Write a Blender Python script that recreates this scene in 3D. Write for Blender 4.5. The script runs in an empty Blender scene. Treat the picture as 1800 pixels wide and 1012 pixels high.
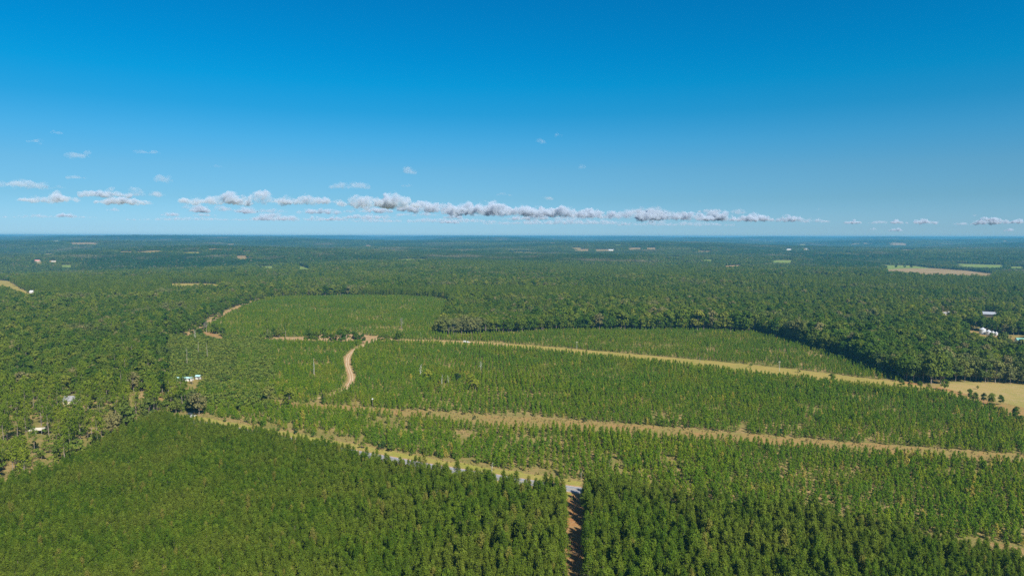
import bpy, bmesh, math, random
import numpy as np
from mathutils import Vector, Matrix, Euler

random.seed(7)
rng = np.random.default_rng(7)
S = bpy.context.scene
C = S.collection
R = math.radians

# ------------------------------------------------------------------ camera
CAM_Z = 120.0
FPX = 1200.0                       # focal length in photo pixels (photo is 1800 x 1012)
HORIZON = 415.0
PITCH = math.atan((506.0 - HORIZON) / FPX)
ROLL = R(0.12)
cam = bpy.data.cameras.new('camera')
cam.sensor_width = 36.0
cam.lens = 36.0 * FPX / 1800.0
cam.clip_start = 1.0
cam.clip_end = 200000.0
cam_ob = bpy.data.objects.new('camera', cam)
C.objects.link(cam_ob)
S.camera = cam_ob
CAM_M = Matrix.Rotation(math.pi / 2 - PITCH, 3, 'X') @ Matrix.Rotation(ROLL, 3, 'Z')
cam_ob.matrix_world = Matrix.Translation((0, 0, CAM_Z)) @ CAM_M.to_4x4()

# ------------------------------------------------------------------ light
SUN_AZ = R(148)                    # clockwise from the view direction: behind, to the right
SUN_EL = R(43)
world = bpy.data.worlds.new('World')
S.world = world
world.use_nodes = True
wn, wl = world.node_tree.nodes, world.node_tree.links
wn.clear()
sky = wn.new('ShaderNodeTexSky')
sky.sky_type = 'NISHITA'
sky.sun_disc = False
sky.sun_elevation = SUN_EL
sky.sun_rotation = SUN_AZ
sky.altitude = 100
sky.air_density = 1.0
sky.dust_density = 0.25
sky.ozone_density = 2.5
# the deep clear blue of a very dry autumn sky, by elevation (sine)
tco = wn.new('ShaderNodeTexCoord')
sep = wn.new('ShaderNodeSeparateXYZ')
tone = wn.new('ShaderNodeValToRGB')
TONE = [(0.0017, (0.250, 0.440, 0.740)), (0.0108, (0.215, 0.395, 0.680)), (0.0519, (0.170, 0.345, 0.517)), (0.0925, (0.156, 0.362, 0.499)),
        (0.1324, (0.098, 0.384, 0.532)), (0.1715, (0.036, 0.382, 0.541)), (0.2095, (0.007, 0.405, 0.576)), (0.2463, (0.002, 0.396, 0.590)),
        (0.3350, (0.002, 0.378, 0.594)), (0.46, (0.30, 0.40, 0.56))]
els = tone.color_ramp.elements
while len(els) < len(TONE): els.new(0.5)
for e, (p, c) in zip(els, TONE):
    e.position = p; e.color = (*c, 1)
mulc = wn.new('ShaderNodeMix'); mulc.data_type = 'RGBA'; mulc.blend_type = 'MULTIPLY'; mulc.inputs[0].default_value = 1.0
bg = wn.new('ShaderNodeBackground')
bg.inputs['Strength'].default_value = 0.10
wo = wn.new('ShaderNodeOutputWorld')
wl.new(tco.outputs['Generated'], sep.inputs[0])
wl.new(sep.outputs['Z'], tone.inputs[0])
wl.new(sky.outputs[0], mulc.inputs[6])
wl.new(tone.outputs[0], mulc.inputs[7])
wl.new(mulc.outputs[2], bg.inputs['Color'])
wl.new(bg.outputs[0], wo.inputs['Surface'])
sun_data = bpy.data.lights.new('sun', 'SUN')
sun_data.energy = 3.8
sun_data.angle = R(0.53)
sun_data.color = (1.0, 0.94, 0.83)
sun = bpy.data.objects.new('sun', sun_data)
C.objects.link(sun)
sun_dir = Vector((math.sin(SUN_AZ) * math.cos(SUN_EL), math.cos(SUN_AZ) * math.cos(SUN_EL), math.sin(SUN_EL)))
sun.rotation_euler = sun_dir.to_track_quat('Z', 'Y').to_euler()
sun.location = (0, 0, 300)

S.view_settings.view_transform = 'Standard'
S.view_settings.look = 'None'
S.view_settings.exposure = 0.9
S.view_settings.gamma = 1.0
S.render.engine = 'CYCLES'
S.cycles.max_bounces = 5
S.cycles.diffuse_bounces = 2
S.cycles.glossy_bounces = 1
S.cycles.transmission_bounces = 2
S.cycles.transparent_max_bounces = 4
S.cycles.volume_bounces = 2
S.cycles.use_denoising = False
S.cycles.volume_step_rate = 1.0
S.cycles.volume_max_steps = 64
S.cycles.sample_clamp_indirect = 5.0

# ------------------------------------------------------------------ helpers
def smooth(a, b, x):
    t = np.clip((x - a) / (b - a), 0, 1)
    return t * t * (3 - 2 * t)

_lat = rng.random((256, 256))
def vnoise(x, y, scale, off=0.0):
    """value noise in 0..1 on numpy arrays; scale in metres"""
    u = np.asarray(x) / scale + 37.1 + off
    v = np.asarray(y) / scale + 91.7 + off * 1.7
    i, j = np.floor(u).astype(int), np.floor(v).astype(int)
    f, g = u - i, v - j
    f, g = f * f * (3 - 2 * f), g * g * (3 - 2 * g)
    a = _lat[i % 256, j % 256]; b = _lat[(i + 1) % 256, j % 256]
    c = _lat[i % 256, (j + 1) % 256]; d = _lat[(i + 1) % 256, (j + 1) % 256]
    return (a * (1 - f) + b * f) * (1 - g) + (c * (1 - f) + d * f) * g

def height(x, y):
    x = np.asarray(x, float); y = np.asarray(y, float)
    r = np.sqrt(x * x + y * y)
    k = smooth(1500, 3600, r)
    hh = (vnoise(x, y, 1900) - 0.5) * 100 + (vnoise(x, y, 800, 5.3) - 0.5) * 30
    hh = hh * (1 + smooth(6000, 16000, r) * 0.5)
    far = smooth(5000, 24000, r) * 62 + (vnoise(x, y, 4200, 11.0) - 0.5) * 40 * smooth(5000, 12000, r)
    z = hh * k + far
    return np.where(z > 84, 84 + 30 * np.tanh((z - 84) / 30), z)

def ray(px, py):
    d = CAM_M @ Vector(((px - 900.0) / FPX, -(py - 506.0) / FPX, -1.0))
    return d

def at(px, py, z=0.0):
    """photo pixel -> ground point whose marker stands z above the terrain"""
    d = ray(px, py)
    if d.z > -0.001:
        d.z = -0.001
    t = (CAM_Z - z) / -d.z
    if math.hypot(d.x * t, d.y * t) < 1500:
        return (d.x * t, d.y * t)
    ts = np.geomspace(800, 32000, 2500)
    x, y, zz = d.x * ts, d.y * ts, CAM_Z + d.z * ts
    below = zz - height(x, y) - z < 0
    i = int(np.argmax(below)) if below.any() else len(ts) - 1
    return (float(x[i]), float(y[i]))

INV = CAM_M.transposed()
INVN = np.array(INV)
def project(x, y, z):
    p = np.stack([np.asarray(x, float), np.asarray(y, float), np.asarray(z, float) - CAM_Z], -1) @ INVN.T
    return 900 + FPX * p[..., 0] / -p[..., 2], 506 - FPX * p[..., 1] / -p[..., 2], -p[..., 2]

def poly(pts):
    """(px, py[, z]) pixels -> ground polygon"""
    return np.array([at(*p) for p in pts])

def inside(P, x, y):
    n = len(P); res = np.zeros(np.shape(x), bool)
    j = n - 1
    for i in range(n):
        xi, yi = P[i]; xj, yj = P[j]
        c = ((yi > y) != (yj > y)) & (x < (xj - xi) * (y - yi) / (yj - yi + 1e-12) + xi)
        res ^= c
        j = i
    return res

def near_line(L, x, y, w):
    best = np.full(np.shape(x), 1e9)
    for (ax, ay), (bx, by) in zip(L[:-1], L[1:]):
        dx, dy = bx - ax, by - ay
        t = np.clip(((x - ax) * dx + (y - ay) * dy) / (dx * dx + dy * dy + 1e-9), 0, 1)
        best = np.minimum(best, np.hypot(x - ax - t * dx, y - ay - t * dy))
    return best < w

def tag(o, label=None, cat=None, group=None, kind=None):
    if label: o['label'] = label
    if cat: o['category'] = cat
    if group: o['group'] = group
    if kind: o['kind'] = kind
    return o

def mesh_from(name, verts, faces, mats=(), midx=None, smooth_shade=False):
    me = bpy.data.meshes.new(name)
    me.from_pydata([tuple(v) for v in verts], [], [tuple(f) for f in faces])
    for m in mats: me.materials.append(m)
    if midx is not None:
        me.polygons.foreach_set('material_index', np.asarray(midx, np.int32))
    if smooth_shade:
        me.polygons.foreach_set('use_smooth', np.ones(len(me.polygons), bool))
    me.update()
    return me

def link(name, me, parent=None, loc=None):
    o = bpy.data.objects.new(name, me)
    C.objects.link(o)
    if parent is not None: o.parent = parent
    if loc is not None: o.location = loc
    return o

def empty(name, loc, rz=0.0, label=None, cat=None, group=None):
    o = bpy.data.objects.new(name, None)
    o.empty_display_size = 1.0
    C.objects.link(o)
    o.location = loc
    o.rotation_euler = (0, 0, rz)
    return tag(o, label, cat, group)

class MB:
    """collects shapes, then links them as one mesh"""
    def __init__(self): self.v = []; self.f = []
    def add(self, vs, fs):
        k = len(self.v); self.v += [tuple(v) for v in vs]; self.f += [tuple(i + k for i in f) for f in fs]; return self
    def box(self, x0, x1, y0, y1, z0, z1):
        return self.add([(x0,y0,z0),(x1,y0,z0),(x1,y1,z0),(x0,y1,z0),(x0,y0,z1),(x1,y0,z1),(x1,y1,z1),(x0,y1,z1)],
                        [(0,3,2,1),(4,5,6,7),(0,1,5,4),(1,2,6,5),(2,3,7,6),(3,0,4,7)])
    def tube(self, pts, rad, n=6, cap=True):
        pts = [Vector(p) for p in pts]
        vs = []
        for i, p in enumerate(pts):
            d = (pts[min(i + 1, len(pts) - 1)] - pts[max(i - 1, 0)]).normalized()
            a = d.orthogonal().normalized() if abs(d.z) < .9 else Vector((1, 0, 0))
            a = (a - d * a.dot(d)).normalized(); b = d.cross(a)
            r = rad[i] if hasattr(rad, '__len__') else rad
            for k in range(n):
                t = 2 * math.pi * k / n
                vs.append(p + (a * math.cos(t) + b * math.sin(t)) * r)
        fs = []
        for i in range(len(pts) - 1):
            for k in range(n):
                fs.append((i*n+k, i*n+(k+1)%n, (i+1)*n+(k+1)%n, (i+1)*n+k))
        if cap:
            fs.append(tuple(range(n - 1, -1, -1))); fs.append(tuple(range((len(pts)-1)*n, len(pts)*n)))
        return self.add(vs, fs)
    def prism(self, profile, y0, y1):
        """profile in x,z extruded along y"""
        n = len(profile)
        vs = [(x, y0, z) for x, z in profile] + [(x, y1, z) for x, z in profile]
        fs = [tuple(range(n)), tuple(range(2*n-1, n-1, -1))] + [(i, n+i, n+(i+1)%n, (i+1)%n) for i in range(n)]
        return self.add(vs, fs)
    def build(self, name, mat, parent=None, loc=None, sm=False):
        me = mesh_from(name, self.v, self.f, (mat,), smooth_shade=sm)
        bm = bmesh.new(); bm.from_mesh(me); bmesh.ops.recalc_face_normals(bm, faces=bm.faces); bm.to_mesh(me); bm.free()
        return link(name, me, parent, loc)

# ------------------------------------------------------------------ materials
def new_mat(name):
    m = bpy.data.materials.new(name); m.use_nodes = True
    m.node_tree.nodes.clear()
    return m, m.node_tree.nodes, m.node_tree.links

def ramp(nodes, stops):
    r = nodes.new('ShaderNodeValToRGB')
    els = r.color_ramp.elements
    while len(els) < len(stops): els.new(0.5)
    for e, (p, c) in zip(els, stops):
        e.position = p; e.color = (*c, 1)
    return r

def noise(nodes, links, vec, scale, detail=3.0, rough=0.55):
    n = nodes.new('ShaderNodeTexNoise')
    n.inputs['Scale'].default_value = scale
    n.inputs['Detail'].default_value = detail
    n.inputs['Roughness'].default_value = rough
    if vec is not None: links.new(vec, n.inputs['Vector'])
    return n

def mixc(nodes, links, fac, a, b, mode='MIX'):
    m = nodes.new('ShaderNodeMix'); m.data_type = 'RGBA'; m.blend_type = mode
    for k, v in (('fac', fac), ('a', a), ('b', b)):
        sock = {'fac': m.inputs[0], 'a': m.inputs[6], 'b': m.inputs[7]}[k]
        if isinstance(v, bpy.types.NodeSocket): links.new(v, sock)
        elif isinstance(v, (int, float)): sock.default_value = v
        else: sock.default_value = (*v, 1)
    return m.outputs[2]

def foliage(name, stops, patch_col, patch_scale=0.006, patch_amt=0.6, odd_col=None, odd_at=0.93, transl=0.3, tint_attr=False, patch_col2=None, clump=None):
    """stops: colour ramp over the per-tree random; patch_col: colour that whole patches of wood lean towards"""
    m, N, L = new_mat(name)
    oi = N.new('ShaderNodeObjectInfo')
    if tint_attr:
        at_ = N.new('ShaderNodeAttribute'); at_.attribute_name = 'tint'; at_.attribute_type = 'GEOMETRY'
        add = N.new('ShaderNodeMath'); add.operation = 'ADD'
        m1 = N.new('ShaderNodeMath'); m1.operation = 'MULTIPLY'; m1.inputs[1].default_value = 0.72; L.new(at_.outputs['Fac'], m1.inputs[0])
        m0 = N.new('ShaderNodeMath'); m0.operation = 'MULTIPLY'; m0.inputs[1].default_value = 0.28; L.new(oi.outputs['Random'], m0.inputs[0])
        L.new(m1.outputs[0], add.inputs[0]); L.new(m0.outputs[0], add.inputs[1])
        fr = add
        rnd = fr.outputs[0]
    else:
        rnd = oi.outputs['Random']
    r = ramp(N, stops); L.new(rnd, r.inputs[0])
    pos = oi.outputs['Location']
    if tint_attr:
        g = N.new('ShaderNodeNewGeometry'); pos = g.outputs['Position']
    n = noise(N, L, pos, patch_scale, 4.0, 0.6)
    rr = ramp(N, [(0.42, (0, 0, 0)), (0.62, (1, 1, 1))]); L.new(n.outputs['Fac'], rr.inputs[0])
    mul = N.new('ShaderNodeMath'); mul.operation = 'MULTIPLY'; mul.inputs[1].default_value = patch_amt
    L.new(rr.outputs[0], mul.inputs[0])
    col = mixc(N, L, mul.outputs[0], r.outputs[0], patch_col)
    if patch_col2 is not None:
        n2 = noise(N, L, pos, patch_scale * 2.3, 3.0, 0.6)
        r2 = ramp(N, [(0.56, (0, 0, 0)), (0.68, (1, 1, 1))]); L.new(n2.outputs['Fac'], r2.inputs[0])
        m2 = N.new('ShaderNodeMath'); m2.operation = 'MULTIPLY'; m2.inputs[1].default_value = 0.75
        L.new(r2.outputs[0], m2.inputs[0])
        col = mixc(N, L, m2.outputs[0], col, patch_col2)
    if odd_col is not None:
        gt = N.new('ShaderNodeMath'); gt.operation = 'GREATER_THAN'; gt.inputs[1].default_value = odd_at
        mu = N.new('ShaderNodeMath'); mu.operation = 'MULTIPLY'; mu.inputs[1].default_value = 7.31
        fr2 = N.new('ShaderNodeMath'); fr2.operation = 'FRACT'
        L.new(rnd, mu.inputs[0]); L.new(mu.outputs[0], fr2.inputs[0]); L.new(fr2.outputs[0], gt.inputs[0])
        col = mixc(N, L, gt.outputs[0], col, odd_col)
    # leaf-to-leaf variation inside a crown
    tc = N.new('ShaderNodeTexCoord')
    n3 = noise(N, L, tc.outputs['Object'], clump or 0.9, 2.0)
    hv = N.new('ShaderNodeHueSaturation')
    mr = N.new('ShaderNodeMapRange'); mr.inputs[1].default_value = 0.3; mr.inputs[2].default_value = 0.7
    mr.inputs[3].default_value = 0.72; mr.inputs[4].default_value = 1.3
    L.new(n3.outputs['Fac'], mr.inputs[0]); L.new(mr.outputs[0], hv.inputs['Value']); L.new(col, hv.inputs['Color'])
    d = N.new('ShaderNodeBsdfDiffuse'); t = N.new('ShaderNodeBsdfTranslucent')
    L.new(hv.outputs[0], d.inputs[0]); L.new(hv.outputs[0], t.inputs[0])
    mx = N.new('ShaderNodeMixShader'); mx.inputs[0].default_value = transl
    L.new(d.outputs[0], mx.inputs[1]); L.new(t.outputs[0], mx.inputs[2])
    o = N.new('ShaderNodeOutputMaterial'); L.new(mx.outputs[0], o.inputs[0])
    return m

def plain(name, col, rough=0.8, metal=0.0, var=0.15, scale=2.0, col2=None):
    m, N, L = new_mat(name)
    tc = N.new('ShaderNodeTexCoord')
    n = noise(N, L, tc.outputs['Object'], scale, 4.0)
    c2 = col2 or tuple(max(0, c * (1 - var)) for c in col)
    c1 = col if col2 else tuple(min(1, c * (1 + var)) for c in col)
    r = ramp(N, [(0.35, c2), (0.65, c1)]); L.new(n.outputs['Fac'], r.inputs[0])
    p = N.new('ShaderNodeBsdfPrincipled')
    p.inputs['Roughness'].default_value = rough; p.inputs['Metallic'].default_value = metal
    L.new(r.outputs[0], p.inputs['Base Color'])
    o = N.new('ShaderNodeOutputMaterial'); L.new(p.outputs[0], o.inputs[0])
    return m

def soil(name, a, b, c, s1=0.03, s2=0.35, mid=0.5):
    """ground cover: three colours in two scales of patches"""
    m, N, L = new_mat(name)
    g = N.new('ShaderNodeNewGeometry')
    n1 = noise(N, L, g.outputs['Position'], s1, 6.0, 0.65)
    n2 = noise(N, L, g.outputs['Position'], s2, 5.0, 0.7)
    r1 = ramp(N, [(mid - 0.09, a), (mid + 0.09, b)]); L.new(n1.outputs['Fac'], r1.inputs[0])
    r2 = ramp(N, [(0.45, (0, 0, 0)), (0.68, (1, 1, 1))]); L.new(n2.outputs['Fac'], r2.inputs[0])
    col = mixc(N, L, r2.outputs[0], r1.outputs[0], c)
    d = N.new('ShaderNodeBsdfDiffuse'); L.new(col, d.inputs[0])
    bp = N.new('ShaderNodeBump'); bp.inputs['Strength'].default_value = 0.6; bp.inputs['Distance'].default_value = 0.5
    n3 = noise(N, L, g.outputs['Position'], 1.1, 3.0); L.new(n3.outputs['Fac'], bp.inputs['Height']); L.new(bp.outputs[0], d.inputs['Normal'])
    o = N.new('ShaderNodeOutputMaterial'); L.new(d.outputs[0], o.inputs[0])
    return m

M = {}
M['pine'] = foliage('pine_needles', [(0.0, (0.066, 0.124, 0.011)), (0.5, (0.101, 0.168, 0.015)), (1.0, (0.154, 0.216, 0.021))],
                    (0.167, 0.197, 0.028), 0.03, 0.6, (0.211, 0.211, 0.041), 0.97)
M['young'] = foliage('young_pine_needles', [(0.0, (0.097, 0.183, 0.011)), (0.5, (0.149, 0.239, 0.015)), (1.0, (0.245, 0.301, 0.021))],
                     (0.103, 0.208, 0.019), 0.010, 0.6, (0.387, 0.331, 0.058), 0.975, patch_col2=(0.245, 0.269, 0.026))
M['tall'] = foliage('tall_pine_needles', [(0.0, (0.106, 0.168, 0.015)), (0.5, (0.161, 0.223, 0.020)), (1.0, (0.221, 0.263, 0.026))],
                    (0.175, 0.233, 0.023), 0.02, 0.4)
M['leaf'] = foliage('tree_leaves', [(0.0, (0.056, 0.107, 0.015)), (0.3, (0.095, 0.152, 0.018)), (0.7, (0.157, 0.197, 0.026)), (1.0, (0.235, 0.247, 0.039))],
                    (0.054, 0.117, 0.016), 0.0035, 0.75, (0.215, 0.200, 0.075), 0.96, patch_col2=(0.195, 0.195, 0.080), clump=0.5)
M['far'] = foliage('distant_leaves', [(0.0, (0.065, 0.105, 0.020)), (0.4, (0.092, 0.140, 0.023)), (0.8, (0.130, 0.165, 0.032)), (1.0, (0.173, 0.185, 0.054))],
                   (0.032, 0.085, 0.013), 0.0008, 1.0, (0.216, 0.190, 0.090), 0.95, tint_attr=True, patch_col2=(0.292, 0.235, 0.140), clump=0.05)
M['shrub'] = foliage('shrub_leaves', [(0.0, (0.074, 0.138, 0.025)), (1.0, (0.203, 0.240, 0.040))], (0.203, 0.228, 0.040), 0.02, 0.4)
M['dark'] = foliage('dark_evergreen_leaves', [(0.0, (0.028, 0.065, 0.020)), (1.0, (0.045, 0.085, 0.025))], (0.03, 0.07, 0.02), 0.02, 0.3)
M['gold'] = foliage('yellow_green_leaves', [(0.0, (0.24, 0.28, 0.030)), (1.0, (0.31, 0.32, 0.04))], (0.28, 0.28, 0.03), 0.02, 0.3)
M['grass_tuft'] = foliage('dry_grass_blades', [(0.0, (0.36, 0.27, 0.11)), (0.6, (0.30, 0.26, 0.08)), (1.0, (0.20, 0.23, 0.05))], (0.38, 0.28, 0.12), 0.03, 0.5)
M['twig'] = plain('grey_twigs', (0.30, 0.26, 0.22), 0.9)
M['bark'] = plain('pine_bark', (0.26, 0.21, 0.17), 0.9, var=0.3)
M['snag'] = plain('bleached_dead_wood', (0.55, 0.52, 0.46), 0.8)
M['ground'] = soil('forest_floor', (0.20, 0.175, 0.055), (0.33, 0.225, 0.10), (0.15, 0.165, 0.04))
M['dirt'] = soil('sandy_dirt', (0.38, 0.245, 0.12), (0.32, 0.19, 0.08), (0.47, 0.34, 0.19), 0.06, 0.5)
M['wheel'] = soil('pale_sand', (0.54, 0.42, 0.27), (0.45, 0.31, 0.18), (0.58, 0.47, 0.33), 0.1, 0.6)
M['redclay'] = soil('red_clay', (0.33, 0.165, 0.065), (0.25, 0.18, 0.065), (0.37, 0.24, 0.12), 0.05, 0.3)
M['drygrass'] = soil('dry_yellow_grass', (0.32, 0.25, 0.07), (0.25, 0.225, 0.055), (0.36, 0.27, 0.09), 0.02, 0.2)
M['broom'] = soil('brown_broom_grass', (0.33, 0.20, 0.08), (0.27, 0.21, 0.07), (0.19, 0.185, 0.055), 0.03, 0.25)
M['verge'] = soil('mown_grass_verge', (0.28, 0.27, 0.055), (0.33, 0.27, 0.08), (0.22, 0.235, 0.05), 0.03, 0.3)
M['hay'] = soil('cut_hay_stubble', (0.36, 0.27, 0.10), (0.27, 0.24, 0.075), (0.39, 0.28, 0.13), 0.02, 0.15)
M['tanfield'] = soil('harvested_field_soil', (0.32, 0.235, 0.12), (0.25, 0.19, 0.08), (0.29, 0.18, 0.09), 0.004, 0.02)
M['greenfield'] = soil('green_pasture', (0.17, 0.24, 0.05), (0.22, 0.25, 0.06), (0.15, 0.21, 0.05), 0.01, 0.06)
M['asphalt'] = soil('weathered_asphalt', (0.26, 0.26, 0.27), (0.30, 0.30, 0.30), (0.23, 0.23, 0.24), 0.1, 1.0)
M['paint_white'] = plain('white_road_paint', (0.75, 0.75, 0.72), 0.7, var=0.05)
M['paint_yellow'] = plain('yellow_road_paint', (0.70, 0.52, 0.10), 0.7, var=0.05)
M['white'] = plain('white_painted_metal', (0.66, 0.66, 0.63), 0.5, var=0.05)
M['galv'] = plain('galvanised_steel', (0.74, 0.76, 0.78), 0.45, 0.35, var=0.08)
M['galvroof'] = plain('galvanised_roof_sheet', (0.40, 0.43, 0.47), 0.5, 0.2, var=0.12)
M['greyroof'] = plain('weathered_grey_roofing', (0.27, 0.27, 0.28), 0.8, var=0.12)
M['teal'] = plain('pale_teal_roofing', (0.38, 0.60, 0.58), 0.6, var=0.1)
M['blueroof'] = plain('dark_blue_roofing', (0.03, 0.05, 0.10), 0.6, var=0.1)
M['redroof'] = plain('faded_red_roofing', (0.60, 0.22, 0.20), 0.7, var=0.1)
M['greenroof'] = plain('green_metal_roofing', (0.22, 0.48, 0.40), 0.5, var=0.1)
M['cream'] = plain('cream_siding', (0.66, 0.60, 0.48), 0.7, var=0.08)
M['darkwood'] = plain('dark_planks', (0.09, 0.075, 0.06), 0.9, var=0.2)  # one dark brown board colour for barn walls, doors and carport back
M['glass'] = plain('dark_window_glass', (0.04, 0.05, 0.06), 0.1, var=0.1)
M['carblack'] = plain('dark_car_paint', (0.03, 0.035, 0.045), 0.25, var=0.05)
M['rubber'] = plain('tyre_rubber', (0.03, 0.03, 0.03), 0.8, var=0.1)
M['steel'] = plain('bare_steel', (0.4, 0.4, 0.4), 0.4, 0.8)

# ------------------------------------------------------------------ the lie of the land, in photo pixels
# foreground stand (seen over its tree tops, about 10 m up)
TOP = 6.8
FRONT_LEFT = poly([(-700, 1500, TOP), (-420, 1010, TOP), (-60, 858, TOP), (0, 845, TOP), (100, 812, TOP), (180, 775, TOP), (230, 745, TOP), (285, 722, TOP),
                   (340, 735, TOP), (400, 748, TOP), (480, 760, TOP), (560, 778, TOP), (640, 798, TOP), (700, 812, TOP), (760, 824, TOP), (820, 835, TOP),
                   (870, 843, TOP), (930, 850, TOP), (984, 856, TOP), (992, 885), (996, 1020), (998, 1100), (1000, 1500)])
FRONT_RIGHT = poly([(1030, 850, TOP), (1060, 842, TOP), (1120, 846, TOP), (1180, 868, TOP), (1300, 882, TOP), (1400, 896, TOP), (1500, 912, TOP), (1600, 930, TOP),
                    (1700, 952, TOP), (1800, 975, TOP), (2050, 1050, TOP), (2500, 1500, TOP), (1038, 1500), (1032, 1060), (1030, 1000), (1027, 900), (1026, 875)])
LANE = poly([(991, 862), (1024, 864), (1026, 900), (1029, 1000), (1031, 1100), (1034, 1500), (994, 1500), (993, 1100), (993, 1000), (991, 900)])
ROAD = poly([(-200, 655), (40, 688), (220, 718), (300, 736), (400, 752), (520, 775), (650, 800), (760, 820), (870, 838), (1012, 860), (1200, 887), (1400, 915), (1600, 946), (1800, 981), (2100, 1035)])
STRIP2 = poly([(385, 700), (440, 704), (560, 710), (700, 719), (860, 729), (1000, 737), (1130, 747), (1300, 761), (1500, 778), (1700, 792), (1800, 799), (2000, 812),
               (2000, 821, 4.2), (1800, 801, 4.2), (1700, 796, 4.2), (1500, 783, 4.2), (1300, 766, 4.2), (1130, 755, 4.2), (1000, 744, 4.2), (860, 736, 4.2), (700, 720, 4.2), (560, 709, 4.2), (440, 700, 4.2), (385, 699, 4.2)])
STRIP3 = poly([(600, 592), (700, 596), (760, 597), (850, 600), (950, 608), (1100, 621), (1250, 634), (1400, 649), (1500, 662), (1580, 671), (1660, 680),
               (1680, 685.0, 3.8), (1650, 683.2, 3.8), (1500, 669.1, 3.8), (1400, 657.8, 3.8), (1250, 641.8, 3.8), (1100, 625.8, 3.8), (950, 610.7, 3.8), (850, 601.4, 3.8), (760, 597.0, 3.8), (700, 595.4, 3.8), (600, 595, 3.8)])
BLOCK_A = poly([(385, 699, 4.2), (560, 709, 4.2), (700, 720, 4.2), (860, 736, 4.2), (1000, 744, 4.2), (1130, 755, 4.2), (1300, 766, 4.2), (1500, 783, 4.2), (1700, 796, 4.2), (1800, 801, 4.2), (2000, 821, 4.2),
                (2150, 1000), (1800, 962), (1600, 930), (1400, 900), (1200, 873), (1012, 850), (870, 826), (760, 806), (650, 785), (520, 760), (400, 737), (350, 725)])
BLOCK_B = poly([(395, 592, 3), (470, 597, 3), (600, 600, 3), (700, 597.4, 3), (760, 598.0, 3), (850, 601.4, 3), (950, 610.7, 3), (1100, 625.8, 3), (1250, 641.8, 3), (1400, 657.8, 3), (1500, 669.1, 3), (1650, 683.2, 3),
                (1720, 707, 3), (1800, 731, 3), (2050, 770, 3), (2000, 812), (1800, 799), (1700, 792), (1500, 778), (1300, 761), (1130, 747), (1000, 737), (860, 729), (700, 719), (560, 710), (440, 704), (385, 700), (340, 715), (300, 700), (350, 688), (400, 680), (415, 650), (418, 620)])
BLOCK_C = poly([(358, 584), (362, 573), (382, 560, 3), (402, 548, 3), (440, 531, 3), (470, 522, 3), (520, 518, 4), (600, 516, 4), (700, 517, 4), (775, 521, 4), (792, 527, 4),
                (784, 545, 4), (768, 582, 4), (800, 583, 4), (900, 579, 4), (1000, 575, 4), (1200, 575, 4), (1330, 579, 4), (1400, 596, 4), (1450, 611, 4), (1500, 629, 4), (1560, 650, 4), (1600, 668, 4),
                (1580, 671), (1500, 662), (1400, 649), (1250, 634), (1100, 621), (950, 608), (850, 600), (760, 597), (700, 596), (600, 592), (467, 592), (430, 597), (400, 592), (385, 586)])
DIRT_EW = poly([(430, 597), (467, 594.5), (540, 595), (600, 593.5), (625, 591.5), (650, 593.5), (700, 597), (760, 598.5), (830, 601.5), (900, 606)])
EW_FRONT = poly([(465, 593), (665, 590), (662, 597, 3.2), (560, 598, 3.0), (465, 596, 3.0)])
CURVE = poly([(560, 700), (597, 689), (608, 682), (616, 672), (618, 662), (614, 650), (610.5, 640), (611.5, 628), (618, 619), (630, 611), (648, 603), (658, 597.5), (664, 595)])
DIAG = poly([(330, 592), (345, 577), (360, 569), (378, 559.5), (396, 550), (425, 537), (455, 525)])
CLAY = poly([(332, 582), (350, 582), (372, 585), (386, 589), (397, 595), (392, 601), (375, 599), (358, 592), (342, 587)])
BURM = poly([(545, 595), (560, 588), (600, 590), (615, 587), (640, 588), (668, 594), (650, 597), (610, 597), (545, 601)])
ROWGAPS = poly([(520, 594), (640, 594), (640, 604), (520, 604)])
FIELD_R = poly([(1655, 682), (1664, 671), (1720, 672), (1800, 677), (2100, 700), (2100, 745), (1800, 716), (1760, 706), (1720, 699), (1690, 690)])
FIELD_EDGE = poly([(1640, 682), (1665, 671), (1800, 676), (2100, 699), (2100, 800), (1810, 762), (1765, 733), (1720, 716), (1650, 697)])
BIN_YARD = poly([(1684, 576), (1700, 578), (1740, 584), (1790, 590), (1800, 594), (1785, 601, 12), (1740, 598, 12), (1704, 589, 12)])
YARD = poly([(296, 686), (306, 676), (312, 669), (352, 668), (366, 655), (370, 664), (352, 676), (334, 684), (318, 688), (303, 694)])
YARD_B = poly([(228, 694), (258, 690), (262, 697), (236, 701)])
YARD_C = poly([(276, 694), (296, 700), (303, 709), (288, 712), (272, 704)])
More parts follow.
